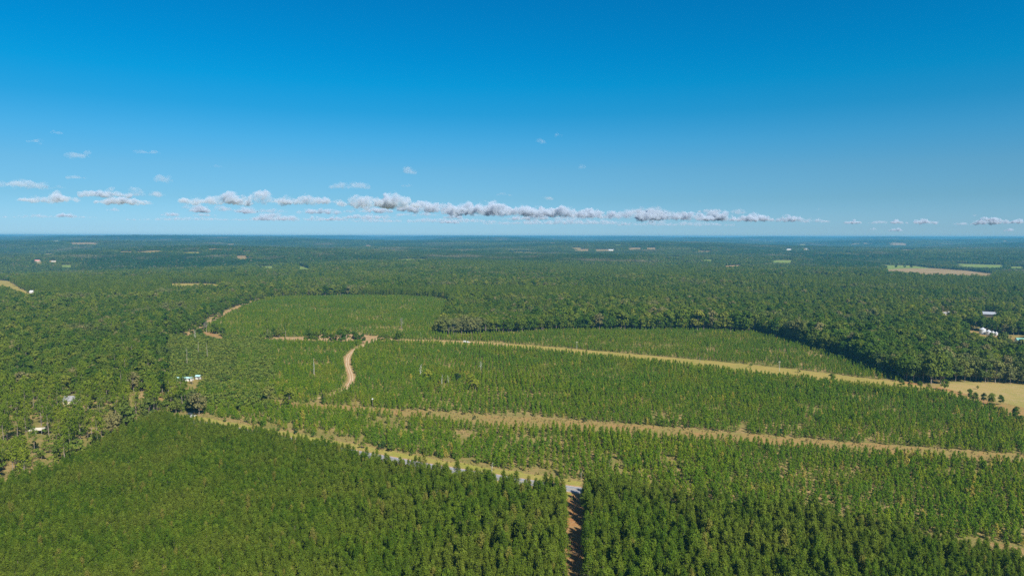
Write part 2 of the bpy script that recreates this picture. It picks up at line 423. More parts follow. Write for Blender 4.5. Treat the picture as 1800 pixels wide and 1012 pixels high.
FAR_FIELDS = [   # name, material, polygon; the near edge is seen over 14 m trees
    ('field', 'tanfield', [(1556, 474.5), (1590, 472), (1640, 472), (1700, 476), (1752, 482), (1738, 485, 13), (1690, 483.5, 13), (1620, 482.5, 13), (1560, 478, 13)]),
    ('pasture', 'greenfield', [(1550, 466), (1600, 467), (1625, 470), (1640, 472), (1590, 472), (1556, 474.5)]),
    ('pasture', 'greenfield', [(1675, 463.5), (1720, 465), (1765, 466), (1765, 470.5, 13), (1720, 470, 13), (1680, 467.5, 13)]),
    ('pasture', 'greenfield', [(1356, 457.5), (1394, 457.5), (1392, 462, 13), (1358, 462, 13)]),
    ('pasture', 'greenfield', [(1775, 469), (1800, 469), (1800, 472.5, 13), (1775, 472.5, 13)]),
    ('pasture', 'greenfield', [(1235, 456.5), (1253, 456.5), (1252, 459.5, 13), (1237, 459.5, 13)]),
    ('field', 'dirt', [(1272, 468), (1304, 466), (1300, 468.8, 13), (1272, 470.8, 13)]),
    ('field', 'drygrass', [(295, 498.5), (340, 498.5), (390, 500), (385, 502.3, 13), (340, 502.8, 13), (300, 501.8, 13)]),
    ('pasture', 'greenfield', [(454, 468), (480, 468), (480, 471.5, 13), (455, 471.5, 13)]),
    ('pasture', 'greenfield', [(524, 467.5), (532, 468), (546, 473), (543, 475, 13), (524, 474, 13)]),
    ('field', 'tanfield', [(1008, 438), (1036, 438), (1034, 441.2, 13), (1010, 441.2, 13)]),
    ('field', 'tanfield', [(1046, 438.4), (1072, 438.4), (1070, 441.2, 13), (1048, 441.2, 13)]),
    ('field', 'tanfield', [(1104, 435.6), (1128, 435.6), (1126, 438.4, 13), (1106, 438.4, 13)]),
    ('field', 'tanfield', [(1136, 435.8), (1154, 435.8), (1152, 438.2, 13), (1138, 438.2, 13)]),
    ('field', 'tanfield', [(120, 426.8), (175, 426.6), (172, 429.4, 13), (125, 429.4, 13)]),
    ('field', 'tanfield', [(1494, 427.6), (1512, 427.6), (1510, 430.2, 13), (1496, 430.2, 13)]),
    ('field', 'tanfield', [(1556, 426.6), (1594, 427.6), (1592, 431, 13), (1558, 431, 13)]),
    ('field', 'drygrass', [(-60, 485), (0, 493), (14, 494), (30, 504), (58, 521), (60, 524, 10), (44, 523, 10), (30, 515, 10), (12, 508, 10), (-60, 492, 10)]),
    ('clearing', 'broom', [(85, 458), (100, 458), (100, 461, 13), (85, 461, 13)]),
    ('clearing', 'greenfield', [(106, 466), (127, 466), (126, 469, 13), (108, 469, 13)]),
]
_fr = random.Random(21)
for _ in range(34):
    cx, cy = _fr.uniform(-40, 1840), 420.5 + 36 * _fr.random() ** 1.5
    w_, t_ = _fr.uniform(8, 34) * (0.5 + (cy - 418) / 30), _fr.uniform(0.5, 1.3)
    FAR_FIELDS.append(('clearing', _fr.choice(['broom', 'broom', 'greenfield', 'tanfield', 'verge']),
                       [(cx - w_ / 2, cy + _fr.uniform(-.4, .4)), (cx, cy - t_ / 2), (cx + w_ / 2, cy + _fr.uniform(-.4, .4)), (cx + w_ * .4, cy + t_, 12), (cx - w_ * .4, cy + t_, 12)]))
far_polys = [(n, m, poly(p)) for n, m, p in FAR_FIELDS]
FIELD_COL = None

# rooms kept open in the wood so that a thing behind stays in sight: (x0, x1, y_top, y_bottom, tree height)
SIGHT = [(1722, 1750, 549, 560, 14), (1650, 1672, 548, 553, 14), (1785, 1815, 590, 604, 12), (308, 350, 665, 670, 14), (117, 137, 700, 712, 11), (52, 80, 750, 762, 8),
         (28, 40, 657, 661, 13), (50, 62, 512, 519, 12), (58, 74, 458, 463, 13), (1066, 1082, 438.6, 441.6, 13), (155, 212, 735, 757, 3), (1378, 1392, 437.6, 440.6, 13), (1412, 1424, 436.6, 439.6, 13),
         (146, 162, 738, 742, 6), (1740, 1756, 549, 558, 10), (190, 200, 709, 716, 8), (228, 262, 690, 704, 6)]
sight_polys = [poly([(a, t), (b, t), (b, bt, h), (a, bt, h)]) for a, b, t, bt, h in SIGHT]

def in_any(polys, x, y):
    res = np.zeros(np.shape(x), bool)
    for P in polys: res |= inside(P, x, y)
    return res

def in_frame(x, y, z, m=60):
    px, py, d = project(x, y, z)
    return (d > 1) & (px > -m) & (px < 1800 + m) & (py < 1012 + m) & (py > -500)

# ------------------------------------------------------------------ ground sheet
def build_ground():
    na, rad = 420, [2.0]
    while rad[-1] < 1500: rad.append(rad[-1] * 1.12 + 4)
    while rad[-1] < 30000: rad.append(rad[-1] * 1.009)
    rad = np.array(rad)
    an = np.linspace(-R(62), R(62), na)
    X = rad[:, None] * np.sin(an)[None]; Y = rad[:, None] * np.cos(an)[None] - 60.0
    Z = height(X, Y)
    n, m = X.shape
    V = np.stack([X.ravel(), Y.ravel(), Z.ravel()], -1)
    idx = np.arange(n * m).reshape(n, m)
    F = np.stack([idx[:-1, :-1].ravel(), idx[:-1, 1:].ravel(), idx[1:, 1:].ravel(), idx[1:, :-1].ravel()], -1)[:, ::-1]
    # the rest of the plain, to the sides and behind
    me = bpy.data.meshes.new('ground')
    me.vertices.add(len(V)); me.vertices.foreach_set('co', V.ravel())
    me.loops.add(F.size); me.loops.foreach_set('vertex_index', F.ravel().astype(np.int32))
    me.polygons.add(len(F)); me.polygons.foreach_set('loop_start', np.arange(0, F.size, 4, dtype=np.int32))
    me.polygons.foreach_set('loop_total', np.full(len(F), 4, np.int32))
    me.update(); me.validate()
    me.polygons.foreach_set('use_smooth', np.ones(len(F), bool))
    me.materials.append(M['ground'])
    o = link('ground', me)
    tag(o, kind='structure')
    return float(Z.min()), float(Z.max())
ZMIN, ZMAX = build_ground()

def fan_sheet(name, P, mat, dz, step=None, jag=1.5):
    """polygon laid over the ground with a slightly ragged edge"""
    pts = []
    for (ax, ay), (bx, by) in zip(P, np.roll(P, -1, 0)):
        L_ = math.hypot(bx - ax, by - ay); k = max(1, min(60, int(L_ / (step or 12))))
        for i in range(k):
            t = i / k
            j = 0 if i == 0 else jag * random.uniform(-1, 1)
            nx, ny = (-(by - ay) / (L_ + 1e-6), (bx - ax) / (L_ + 1e-6))
            pts.append((ax + (bx - ax) * t + nx * j, ay + (by - ay) * t + ny * j))
    bm = bmesh.new()
    vs = [bm.verts.new((x, y, 0)) for x, y in pts]
    f = bm.faces.new(vs)
    bmesh.ops.triangulate(bm, faces=[f])
    big = max(math.hypot(*(P.max(0) - P.min(0))), 1)
    if math.hypot(*P.mean(0)) > 1300:
        for _ in range(3):
            long_ = [e for e in bm.edges if e.calc_length() > 60]
            if long_: bmesh.ops.subdivide_edges(bm, edges=long_, cuts=1); bmesh.ops.triangulate(bm, faces=bm.faces)
    for v in bm.verts: v.co.z = float(height(v.co.x, v.co.y)) + dz
    bmesh.ops.recalc_face_normals(bm, faces=bm.faces)
    for f in bm.faces:
        if f.normal.z < 0: f.normal_flip()
    me = bpy.data.meshes.new(name); bm.to_mesh(me); bm.free(); me.materials.append(mat)
    o = link(name, me); tag(o, kind='structure'); return o

def smooth_line(L, step=6.0):
    L = np.array(L); out = []
    for i in range(len(L) - 1):
        p0 = L[max(i - 1, 0)]; p1 = L[i]; p2 = L[i + 1]; p3 = L[min(i + 2, len(L) - 1)]
        k = max(2, int(np.hypot(*(p2 - p1)) / step))
        for t in np.arange(k) / k:
            out.append(0.5 * ((2 * p1) + (-p0 + p2) * t + (2*p0 - 5*p1 + 4*p2 - p3) * t*t + (-p0 + 3*p1 - 3*p2 + p3) * t**3))
    out.append(L[-1]); return np.array(out)

def ribbon(name, L, w, mat, dz, off=0.0, thick=0.0, jag=0.0):
    L = smooth_line(L); d = np.gradient(L, axis=0); n = np.stack([-d[:, 1], d[:, 0]], -1); n /= np.linalg.norm(n, axis=1)[:, None] + 1e-9
    h = height(L[:, 0], L[:, 1]) + dz
    ja = (rng.random(len(L)) - .5) * jag; jb = (rng.random(len(L)) - .5) * jag
    a = L + n * (off + w / 2 + ja[:, None]); b = L + n * (off - w / 2 + jb[:, None])
    V = [(x, y, z) for (x, y), z in zip(a, h)] + [(x, y, z) for (x, y), z in zip(b, h)]
    k = len(L); F = [(i, k + i, k + i + 1, i + 1) for i in range(k - 1)]
    F = [f if True else f for f in F]
    me = mesh_from(name, V, F, (mat,))
    bm = bmesh.new(); bm.from_mesh(me)
    for f in bm.faces:
        if f.normal.z < 0: f.normal_flip()
    bm.to_mesh(me); bm.free()
    o = link(name, me); tag(o, kind='structure'); return o

ribbon('grass_verge', ROAD[3:10], 25, M['verge'], 0.012, off=-1, jag=2.0)
ribbon('road_shoulder', ROAD[3:11], 9.6, M['dirt'], 0.016, jag=0.8)
ribbon('road', ROAD[3:11], 7.2, M['asphalt'], 0.020)
ribbon('road_edge_line', ROAD[3:11], 0.15, M['paint_white'], 0.024, off=3.3)
ribbon('road_edge_line', ROAD[3:11], 0.15, M['paint_white'], 0.024, off=-3.3)
ribbon('road_centre_line', ROAD[3:11], 0.15, M['paint_yellow'], 0.024)
fan_sheet('bare_clearing', poly([(1735, 952), (1765, 956), (1815, 968), (1812, 976), (1770, 966), (1738, 958)]), M['redclay'], 0.008, 5, 1.5)
fan_sheet('dirt_lane', LANE, M['redclay'], 0.008, 8, 0.8)
fan_sheet('grass_strip', STRIP2, M['broom'], 0.008, 10, 3.0)
fan_sheet('grass_lane', STRIP3, M['drygrass'], 0.008, 10, 1.5)
fan_sheet('field_margin', FIELD_EDGE, M['broom'], 0.004, 10, 2)
fan_sheet('hay_field', FIELD_R, M['hay'], 0.012, 10, 2)
fan_sheet('farm_yard', BIN_YARD, M['broom'], 0.008, 10, 2)
fan_sheet('house_yard', YARD, M['broom'], 0.008, 6, 3)
fan_sheet('bare_clearing', YARD_B, M['dirt'], 0.008, 6, 2)
fan_sheet('bare_clearing', YARD_C, M['broom'], 0.008, 6, 2)
fan_sheet('clay_clearing', CLAY, M['redclay'], 0.012, 6, 2.5)
fan_sheet('dirt_bank', BURM, M['dirt'], 0.010, 6, 2.0)
fan_sheet('sandy_strip', EW_FRONT, M['dirt'], 0.012, 6, 2.0)
ribbon('dirt_road', DIRT_EW, 6.5, M['dirt'], 0.016, jag=1.5)
ribbon('dirt_road', CURVE, 5.6, M['dirt'], 0.020, jag=1.6)
ribbon('wheel_rut', CURVE, 0.8, M['wheel'], 0.024, off=0.9, jag=0.4)
ribbon('wheel_rut', CURVE, 0.8, M['wheel'], 0.024, off=-1.0, jag=0.4)
ribbon('dirt_track', DIAG, 8.0, M['dirt'], 0.016, jag=2)
YARD_TRACK = poly([(1690, 580), (1706, 584), (1745, 590), (1772, 593)])
ribbon('farm_track', YARD_TRACK, 5.0, M['dirt'], 0.016, jag=1)
FIELD_TRACK = poly([(1590, 672), (1650, 681), (1680, 689), (1715, 699), (1745, 712)])
ribbon('field_track', FIELD_TRACK, 7.0, M['redclay'], 0.024, jag=1.5)
for n, m, P in far_polys:
    fan_sheet(n, P, M[m], 0.9, 30, 6)

# ------------------------------------------------------------------ trees: meshes
def quads(cen, nrm, w, l, upv=None, rs=rng):
    """leaf faces: cen (n,3), nrm (n,3), widths, lengths, long axis"""
    n = len(cen)
    nrm = nrm / (np.linalg.norm(nrm, axis=1)[:, None] + 1e-9)
    a = rs.normal(size=(n, 3)) if upv is None else upv
    a = a - nrm * np.sum(a * nrm, 1)[:, None]; a /= np.linalg.norm(a, axis=1)[:, None] + 1e-9
    b = np.cross(nrm, a)
    w = np.broadcast_to(w, (n,))[:, None] / 2; l = np.broadcast_to(l, (n,))[:, None] / 2
    V = np.stack([cen - a * l, cen + b * w, cen + a * l, cen - b * w], 1).reshape(-1, 3)
    F = np.arange(4 * n).reshape(n, 4)
    return V, F

def pine_shape(rs, H, Rm, base, nb, per, tuft, trunk_r, lean=0.0, lobed=False):
    """crown leaves and trunk builder for a conifer of height H"""
    cen, nrm, ax = [], [], []
    wood = MB()
    wood.tube([(0, 0, -0.3), (0.03*H*lean, 0, H*0.5), (0.05*H*lean, 0, H*0.96)], [trunk_r, trunk_r*0.65, trunk_r*0.15], 5)
    for i in range(nb):
        t = (i + rs.random()) / nb
        if lobed:
            prof = math.sin(math.pi * min(1, 0.12 + 0.88*t) ** 0.8) ** 0.6 * 0.95 + 0.05
        else:
            prof = (1 - t ** 1.7) ** 0.8 * (0.45 + 0.55 * min(1, t / 0.2)) * (1 - 0.25 * t) + 0.05
        z = base + (H - base) * t * 0.97
        az = rs.random() * 2 * math.pi
        L_ = Rm * prof * (0.65 + 0.5 * rs.random())
        d = np.array([math.cos(az), math.sin(az), 0.35 + 0.4 * t])
        if i % 4 == 0 and L_ > 0.5:
            wood.tube([(0.05*H*lean*t, 0, z), (d[0]*L_*0.8, d[1]*L_*0.8, z + d[2]*L_*0.4)], [trunk_r*0.25, 0.02], 3, cap=False)
        s = rs.random(per) ** 0.6
        s = 0.2 + 0.85 * s
        p = np.array([0, 0, z]) + d * (L_ * s)[:, None] * np.array([1, 1, 0.55]) + rs.normal(size=(per, 3)) * (0.10 * Rm + 0.06)
        cen.append(p)
        out = np.stack([p[:, 0], p[:, 1], np.full(per, 0.55 * Rm + 0.3)], -1)
        nrm.append(out / np.linalg.norm(out, axis=1)[:, None] * 0.9 + rs.normal(size=(per, 3)) * 0.55)
        ax.append(d[None] * 0.6 + rs.normal(size=(per, 3)) * 0.5 + np.array([0, 0, 0.5]))
    cen = np.concatenate(cen); nrm = np.concatenate(nrm); ax = np.concatenate(ax)
    # leader
    k = max(3, per // 2)
    tip = np.array([0.05*H*lean, 0, H]) + rs.normal(size=(k, 3)) * np.array([0.08, 0.08, 0.25]) * (H / 8)
    cen = np.concatenate([cen, tip]); nrm = np.concatenate([nrm, rs.normal(size=(k, 3))]); ax = np.concatenate([ax, np.tile([0, 0, 1.0], (k, 1))])
    V, F = quads(cen, nrm, tuft * 0.55 * (0.7 + 0.6 * rs.random(len(cen))), tuft * 1.5 * (0.7 + 0.6 * rs.random(len(cen))), ax, rs)
    return (V, F), wood

def broad_shape(rs, H, Rm, base, nl, per, leaf, trunk_r):
    """broadleaf: a domed crown made of lobes, each lobe a shell of leaf clumps"""
    wood = MB()
    fork = base + 0.12 * H
    wood.tube([(0, 0, -0.3), (rs.normal()*0.2, rs.normal()*0.2, fork), (rs.normal()*0.5, rs.normal()*0.5, H*0.75)], [trunk_r, trunk_r*0.7, trunk_r*0.15], 6)
    cen, nrm = [], []
    zc = (base + H) / 2
    for i in range(nl):
        u = rs.random() * 2 * math.pi; v = -0.75 + 1.7 * rs.random() if i > 0 else 1.0
        v = min(v, 1.0)
        rr = math.sqrt(max(0.0, 1 - v * v)) * (0.5 + 0.35 * rs.random())
        c = np.array([math.cos(u) * rr * Rm, math.sin(u) * rr * Rm, zc + v * (H - base) / 2 * 0.72])
        lr = Rm * (0.30 + 0.22 * rs.random())
        if i % 2 == 0:
            wood.tube([(0, 0, fork), tuple(c * np.array([0.5, 0.5, 1]) - np.array([0, 0, lr])), tuple(c)], [trunk_r*0.35, trunk_r*0.2, 0.04], 3, cap=False)
        q = rs.normal(size=(per, 3)); q /= np.linalg.norm(q, axis=1)[:, None]
        q[:, 2] = np.where(q[:, 2] < -0.45, -q[:, 2], q[:, 2])
        rad = lr * (0.72 + 0.38 * rs.random(per))
        p = c + q * rad[:, None] * np.array([1.05, 1.05, 0.8])
        cen.append(p); nrm.append(q * 1.0 + np.array([0, 0, 0.25]) + rs.normal(size=(per, 3)) * 0.45)
    cen = np.concatenate(cen); nrm = np.concatenate(nrm)
    s = leaf * (0.6 + 0.8 * rs.random(len(cen)))
    V, F = quads(cen, nrm, s, s * 1.35, None, rs)
    return (V, F), wood

def bare_shape(rs, H, Rm, nb, thick, twigs=True):
    wood = MB()
    wood.tube([(0, 0, -0.3), (rs.normal()*0.15, rs.normal()*0.15, H*0.5), (rs.normal()*0.4, rs.normal()*0.4, H)], [thick, thick*0.7, thick*0.2], 6)
    for i in range(nb):
        z = H * (0.35 + 0.6 * i / nb); az = rs.random() * 6.283; L_ = Rm * (1.1 - 0.5 * i / nb) * (0.6 + 0.5 * rs.random())
        d = Vector((math.cos(az), math.sin(az), 0.7 + 0.4 * rs.random())).normalized()
        p0 = Vector((0, 0, z)); p1 = p0 + d * L_ * 0.55; p2 = p0 + d * L_ + Vector((0, 0, L_ * 0.15))
        wood.tube([p0, p1, p2], [thick*0.4, thick*0.25, thick*0.1], 4, cap=False)
        if twigs:
            for k in range(4):
                e = Vector(rs.normal(size=3)).normalized(); e.z = abs(e.z)
                q = p0.lerp(p2, 0.4 + 0.15 * k)
                wood.tube([q, q + e * L_ * 0.35], [thick*0.15, thick*0.06], 3, cap=False)
    return wood

def crown_mesh(name, VF, mat):
    V, F = VF
    me = bpy.data.meshes.new(name)
    me.vertices.add(len(V)); me.vertices.foreach_set('co', V.ravel())
    me.loops.add(F.size); me.loops.foreach_set('vertex_index', F.ravel().astype(np.int32))
    me.polygons.add(len(F)); me.polygons.foreach_set('loop_start', np.arange(0, F.size, 4, dtype=np.int32))
    me.polygons.foreach_set('loop_total', np.full(len(F), 4, np.int32))
    me.materials.append(mat); me.update(); me.validate()
    return me

def joined(name, VF, wood, leafmat, woodmat):
    V, F = VF
    verts = list(map(tuple, V)) + wood.v
    faces = [tuple(f) for f in F] + [tuple(i + len(V) for i in f) for f in wood.f]
    return mesh_from(name, verts, faces, (leafmat, woodmat), [0] * len(F) + [1] * len(wood.f))

def wood_mesh(name, wood, mat):
    return mesh_from(name, wood.v, wood.f, (mat,))

class Kind:
    """a kind of tree: several grown shapes, kept as crown + trunk parts and joined for the masses"""
    def __init__(self, name, shapes, leafmat, woodmat):
        self.name = name
        self.parts = [(crown_mesh('crown', vf, leafmat), wood_mesh('trunk', w, woodmat)) for vf, w in shapes]
        self.col = bpy.data.collections.new(name + '_shapes')
        self.n = len(shapes)
        for i, (vf, w) in enumerate(shapes):
            o = bpy.data.objects.new('%s_shape_%02d' % (name, i), joined(name + '_shape', vf, w, leafmat, woodmat))
            self.col.objects.link(o)

def RS(s): return np.random.default_rng(s)
PINE = Kind('plantation_pine', [pine_shape(RS(10 + i), 10.0, 1.95, 2.0, 84, 17, 0.33, 0.13, 0.5) for i in range(5)], M['pine'], M['bark'])
YOUNG = Kind('young_pine', [pine_shape(RS(30 + i), 5.2, 1.45, 0.2, 36, 7, 0.46, 0.07, 0.4) for i in range(5)], M['young'], M['bark'])
TALL = Kind('tall_pine', [pine_shape(RS(50 + i), 18.0, 3.2, 9.5 - i * 0.8, 46, 15, 0.62, 0.22, 0.8, True) for i in range(5)], M['tall'], M['bark'])
BROAD = Kind('broadleaf_tree', [broad_shape(RS(70 + i), 16.0, 4.8, 1.5, 20 + i, 42, 0.9, 0.30) for i in range(6)], M['leaf'], M['bark'])
SHRUB = Kind('shrub', [broad_shape(RS(90 + i), 3.4, 1.7, 0.2, 7, 26, 0.42, 0.06) for i in range(3)], M['shrub'], M['bark'])

# ------------------------------------------------------------------ scattering
def rows(P, across, along, ang, jitter):
    """planting grid over polygon P, rows running at angle ang from straight ahead"""
    ca, sa = math.cos(ang), math.sin(ang)
    U = P @ np.array([[ca, -sa], [sa, ca]])
    u0, v0 = U.min(0); u1, v1 = U.max(0)
    u, v = np.meshgrid(np.arange(u0, u1, across), np.arange(v0, v1, along))
    v = v + (np.arange(u.shape[1]) * 0.37 % 1)[None] * along
    u = u.ravel() + rng.normal(size=u.size) * jitter; v = v.ravel() + rng.normal(size=v.size) * jitter * 1.6
    x = u * ca - v * sa; y = u * sa + v * ca
    k = inside(P, x, y)
    return x[k], y[k]

roads_any = [FIELD_R, BIN_YARD, YARD, YARD_B, YARD_C, CLAY, BURM, LANE] + [p for _, _, p in far_polys]
def keep_off(x, y, road_w=15.0):
    px, _, _ = project(x, y, 0 * x)
    wide = (px > 320) & (px < 1030)
    k = ~near_line(ROAD[3:11], x, y, 6.0) & ~(near_line(ROAD, x, y, road_w) & wide)
    k &= ~near_line(CURVE, x, y, 4.2) & ~near_line(DIRT_EW, x, y, 5.0) & ~inside(EW_FRONT, x, y) & ~near_line(DIAG, x, y, 6.5)
    return k

def cull(x, y, h=8, m=160):
    k = in_frame(x, y, np.full(x.shape, h), m) | in_frame(x, y, np.zeros(x.shape), m)
    return x[k], y[k]

def scatter_object(name, kind, x, y, scale, tiltless=True):
    n = len(x)
    me = bpy.data.meshes.new(name)
    me.vertices.add(n)
    z = height(x, y)
    me.vertices.foreach_set('co', np.stack([x, y, z], -1).ravel())
    a = me.attributes.new('pick', 'INT', 'POINT'); a.data.foreach_set('value', rng.integers(0, kind.n, n).astype(np.int32))
    a = me.attributes.new('turn', 'FLOAT_VECTOR', 'POINT')
    rot = np.stack([rng.normal(size=n) * 0.03, rng.normal(size=n) * 0.03, rng.random(n) * 6.283], -1); a.data.foreach_set('vector', rot.ravel())
    a = me.attributes.new('size', 'FLOAT_VECTOR', 'POINT')
    sc = np.stack([scale * (0.88 + 0.24 * rng.random(n)), scale * (0.88 + 0.24 * rng.random(n)), scale], -1)
    a.data.foreach_set('vector', sc.ravel())
    o = link(name, me)
    g = bpy.data.node_groups.new(name + '_nodes', 'GeometryNodeTree')
    g.interface.new_socket('Geometry', in_out='INPUT', socket_type='NodeSocketGeometry')
    g.interface.new_socket('Geometry', in_out='OUTPUT', socket_type='NodeSocketGeometry')
    N, L = g.nodes, g.links
    gi, go = N.new('NodeGroupInput'), N.new('NodeGroupOutput')
    ci = N.new('GeometryNodeCollectionInfo'); ci.inputs['Collection'].default_value = kind.col
    ci.inputs['Separate Children'].default_value = True; ci.inputs['Reset Children'].default_value = True
    ip = N.new('GeometryNodeInstanceOnPoints'); ip.inputs['Pick Instance'].default_value = True
    def named(nm, ty):
        q = N.new('GeometryNodeInputNamedAttribute'); q.data_type = ty; q.inputs['Name'].default_value = nm
        return q.outputs['Attribute']
    L.new(gi.outputs[0], ip.inputs['Points']); L.new(ci.outputs[0], ip.inputs['Instance'])
    L.new(named('pick', 'INT'), ip.inputs['Instance Index'])
    L.new(named('turn', 'FLOAT_VECTOR'), ip.inputs['Rotation'])
    L.new(named('size', 'FLOAT_VECTOR'), ip.inputs['Scale'])
    L.new(ip.outputs[0], go.inputs[0])
    md = o.modifiers.new('scatter', 'NODES'); md.node_group = g
    return tag(o, kind='stuff')

def individual(kind, x, y, s, label, cat, group, name=None, i=None, mats=None, zs=1.0):
    """one tree as an Empty with a crown and a trunk"""
    z = float(height(x, y))
    cm, tm = kind.parts[i if i is not None else random.randrange(kind.n)]
    if mats: cm = cm.copy(); cm.materials[0] = mats
    e = empty(name or kind.name, (x, y, z), random.random() * 6.283, label, cat, group)
    e.scale = (s, s, s * zs)
    link('crown', cm, e); link('trunk', tm, e)
    return e

def spread(kind, name, x, y, scale, H, label_fn, cat, group_fn, stuff_label, count=300):
    """largest in view as individuals, the rest as one mass"""
    z = height(x, y)
    px, py, d = project(x, y, z + H * scale * 0.6)
    vis = (px > 5) & (px < 1795) & (py > 300) & (py < 1008)
    score = np.where(vis, scale / d, 0)
    order = np.argsort(-score)
    pick = order[:count]; pick = pick[score[pick] > 0]
    rest = np.ones(len(x), bool); rest[pick] = False
    for i in pick:
        individual(kind, float(x[i]), float(y[i]), float(scale[i]), label_fn(px[i], py[i]), cat, group_fn(px[i], py[i]))
    o = scatter_object(name, kind, x[rest], y[rest], scale[rest])
    o['label'] = stuff_label
    return o

# foreground stand
xs, ys = [], []
for P in (FRONT_LEFT, FRONT_RIGHT):
    x, y = rows(P, 2.6, 2.1, R(1.5), 0.55); xs.append(x); ys.append(y)
x = np.concatenate(xs); y = np.concatenate(ys)
x, y = cull(x, y, 8, 230)
k = keep_off(x, y, 6.5) & ~inside(LANE, x, y) & (np.hypot(x, y) > 95)
k &= rng.random(len(x)) < 0.94 - 0.5 * (vnoise(x, y, 9, 2.0) > 0.86)
x, y = x[k], y[k]
ppx, ppy, pdd = project(x, y, 0 * x)
big = smooth(450, 900, ppx) * smooth(1750, 1350, ppx)
loose = rng.random(len(x)) < 1 - 0.22 * big
x, y, big, ppx, ppy = x[loose], y[loose], big[loose], ppx[loose], ppy[loose]
sc = 0.78 + 0.22 * big + 0.2 * vnoise(x, y, 25) + rng.normal(size=len(x)) * (0.07 + 0.10 * big)
lx, ly = at(1010, 900)
spread(PINE, 'plantation_pines', x, y, np.clip(sc, 0.55, 1.55), 10,
       lambda px, py: 'bushy green pine in the close-set foreground stand left of the dirt lane' if px < 1010 else 'bushy green pine in the close-set foreground stand right of the dirt lane',
       'pine tree', lambda px, py: 'foreground pines left of the lane' if px < 1010 else 'foreground pines right of the lane',
       'mass of green plantation pines filling the foreground')

# young pines
xs, ys, ss = [], [], []
for P, sp, base, ang in ((BLOCK_A, 2.5, 0.90, R(-3)), (BLOCK_B, 2.4, 0.84, R(2)), (BLOCK_C, 2.5, 0.74, R(4))):
    x, y = rows(P, 3.2, sp, ang, 0.55); x, y = cull(x, y, 5, 120)
    g1 = vnoise(x, y, 14, 3.0); g2 = vnoise(x, y, 45, 8.0)
    keep = np.full(len(x), 0.93)
    keep -= 0.55 * smooth(0.62, 0.9, g1) + 0.25 * smooth(0.6, 0.95, g2)
    if P is BLOCK_A:
        px, py, _ = project(x, y, 0 * x)
        keep -= 0.24 * smooth(1060, 940, px) * smooth(0.3, 0.6, g1)
    if P is BLOCK_C:
        keep -= 0.3 * smooth(0.55, 0.8, vnoise(x, y, 60, 1.1))
    k = rng.random(len(x)) < keep
    x, y = x[k], y[k]
    xs.append(x); ys.append(y); ss.append(base * (0.85 + 0.35 * vnoise(x, y, 40, 4.4)) + rng.normal(size=len(x)) * 0.14)
x = np.concatenate(xs); y = np.concatenate(ys); s = np.clip(np.concatenate(ss), 0.4, 1.5)
px, py, _ = project(x, y, 0 * x)
k = keep_off(x, y, 12.5) & ~in_any(roads_any, x, y) & ~(inside(STRIP2, x, y) & (vnoise(x, y, 8, 7.0) < 0.80)) & ~inside(STRIP3, x, y)
rg = inside(ROWGAPS, x, y) & ((px % 6.2) < 2.6); k &= ~rg
x, y, s = x[k], y[k], s[k]
spread(YOUNG, 'young_pines', x, y, s, 5.6,
       lambda px, py: 'small pointed young pine in the planting between the paved road and the brown grass strip' ,
       'pine tree', lambda px, py: 'young pines beyond the road',
       'rows of pointed young pines planted across the middle ground')

# the woods
hexs = 6.6
def hexgrid(x0, x1, y0, y1, s, j):
    x, y = np.meshgrid(np.arange(x0, x1, s), np.arange(y0, y1, s * 0.87))
    x = x + (np.arange(x.shape[0]) % 2)[:, None] * s / 2
    return x.ravel() + rng.normal(size=x.size) * j, y.ravel() + rng.normal(size=x.size) * j
FOREST_R = 3000.0
x, y = hexgrid(-2600, 2600, 150, FOREST_R, hexs, 1.5)
k = np.hypot(x, y) < FOREST_R; x, y = x[k], y[k]
x, y = cull(x, y, 14, 160)
planted = [FIELD_EDGE, FRONT_LEFT, FRONT_RIGHT, BLOCK_A, BLOCK_B, BLOCK_C, STRIP2, STRIP3]
k = ~in_any(planted, x, y) & keep_off(x, y, 14) & ~in_any(roads_any, x, y) & ~in_any(sight_polys, x, y) & ~near_line(FIELD_TRACK, x, y, 6)
x, y = x[k], y[k]
px, py, dd = project(x, y, 0 * x)
# nothing tall right between the foreground stand and the road
k = ~((py > 730) & (px > 300)); x, y, px, py, dd = x[k], y[k], px[k], py[k], dd[k]
# bits of mixed young growth left of the middle block
pine_zone = (px < 330) & (py > 694) & (dd < 640)
scrub_zone = (px > 290) & (px < 470) & (py > 592) & (py < 720) & ~pine_zone
pinewood = (vnoise(x, y, 420, 6.0) > 0.56) & (dd > 1250)
is_tall = (pine_zone & (rng.random(len(x)) < 0.72)) | (~pine_zone & ~scrub_zone & (rng.random(len(x)) < 0.08))
thin = pine_zone & (rng.random(len(x)) < 0.30)
is_tall &= ~thin
gap = pine_zone & (vnoise(x, y, 20, 9.0) > 0.70); is_tall &= ~gap
xt, yt = x[is_tall], y[is_tall]
st = np.clip(0.95 + rng.normal(size=len(xt)) * 0.14, 0.6, 1.35)
def tall_label(px, py):
    return 'tall pine with a bare grey trunk in the wood left of the foreground stand' if px < 340 else 'tall pine standing up out of the broadleaf wood'
spread(TALL, 'tall_pines', xt, yt, st, 18, tall_label, 'pine tree', lambda px, py: 'tall pines in the wood at left' if px < 340 else 'tall pines in the broadleaf wood',
       'tall pines mixed through the woods', 260)
sh = scrub_zone | thin | (gap & (rng.random(len(x)) < 0.3))
xs_, ys_ = x[sh], y[sh]
is_b = ~is_tall & ~sh & ~(pine_zone & (rng.random(len(x)) < 0.85))
xp, yp = x[is_b & pinewood], y[is_b & pinewood]
is_b &= ~pinewood
xp = np.concatenate([xp, xp + 3.3]); yp = np.concatenate([yp, yp + 3.0 * np.sign(rng.random(len(yp)) - .5)])
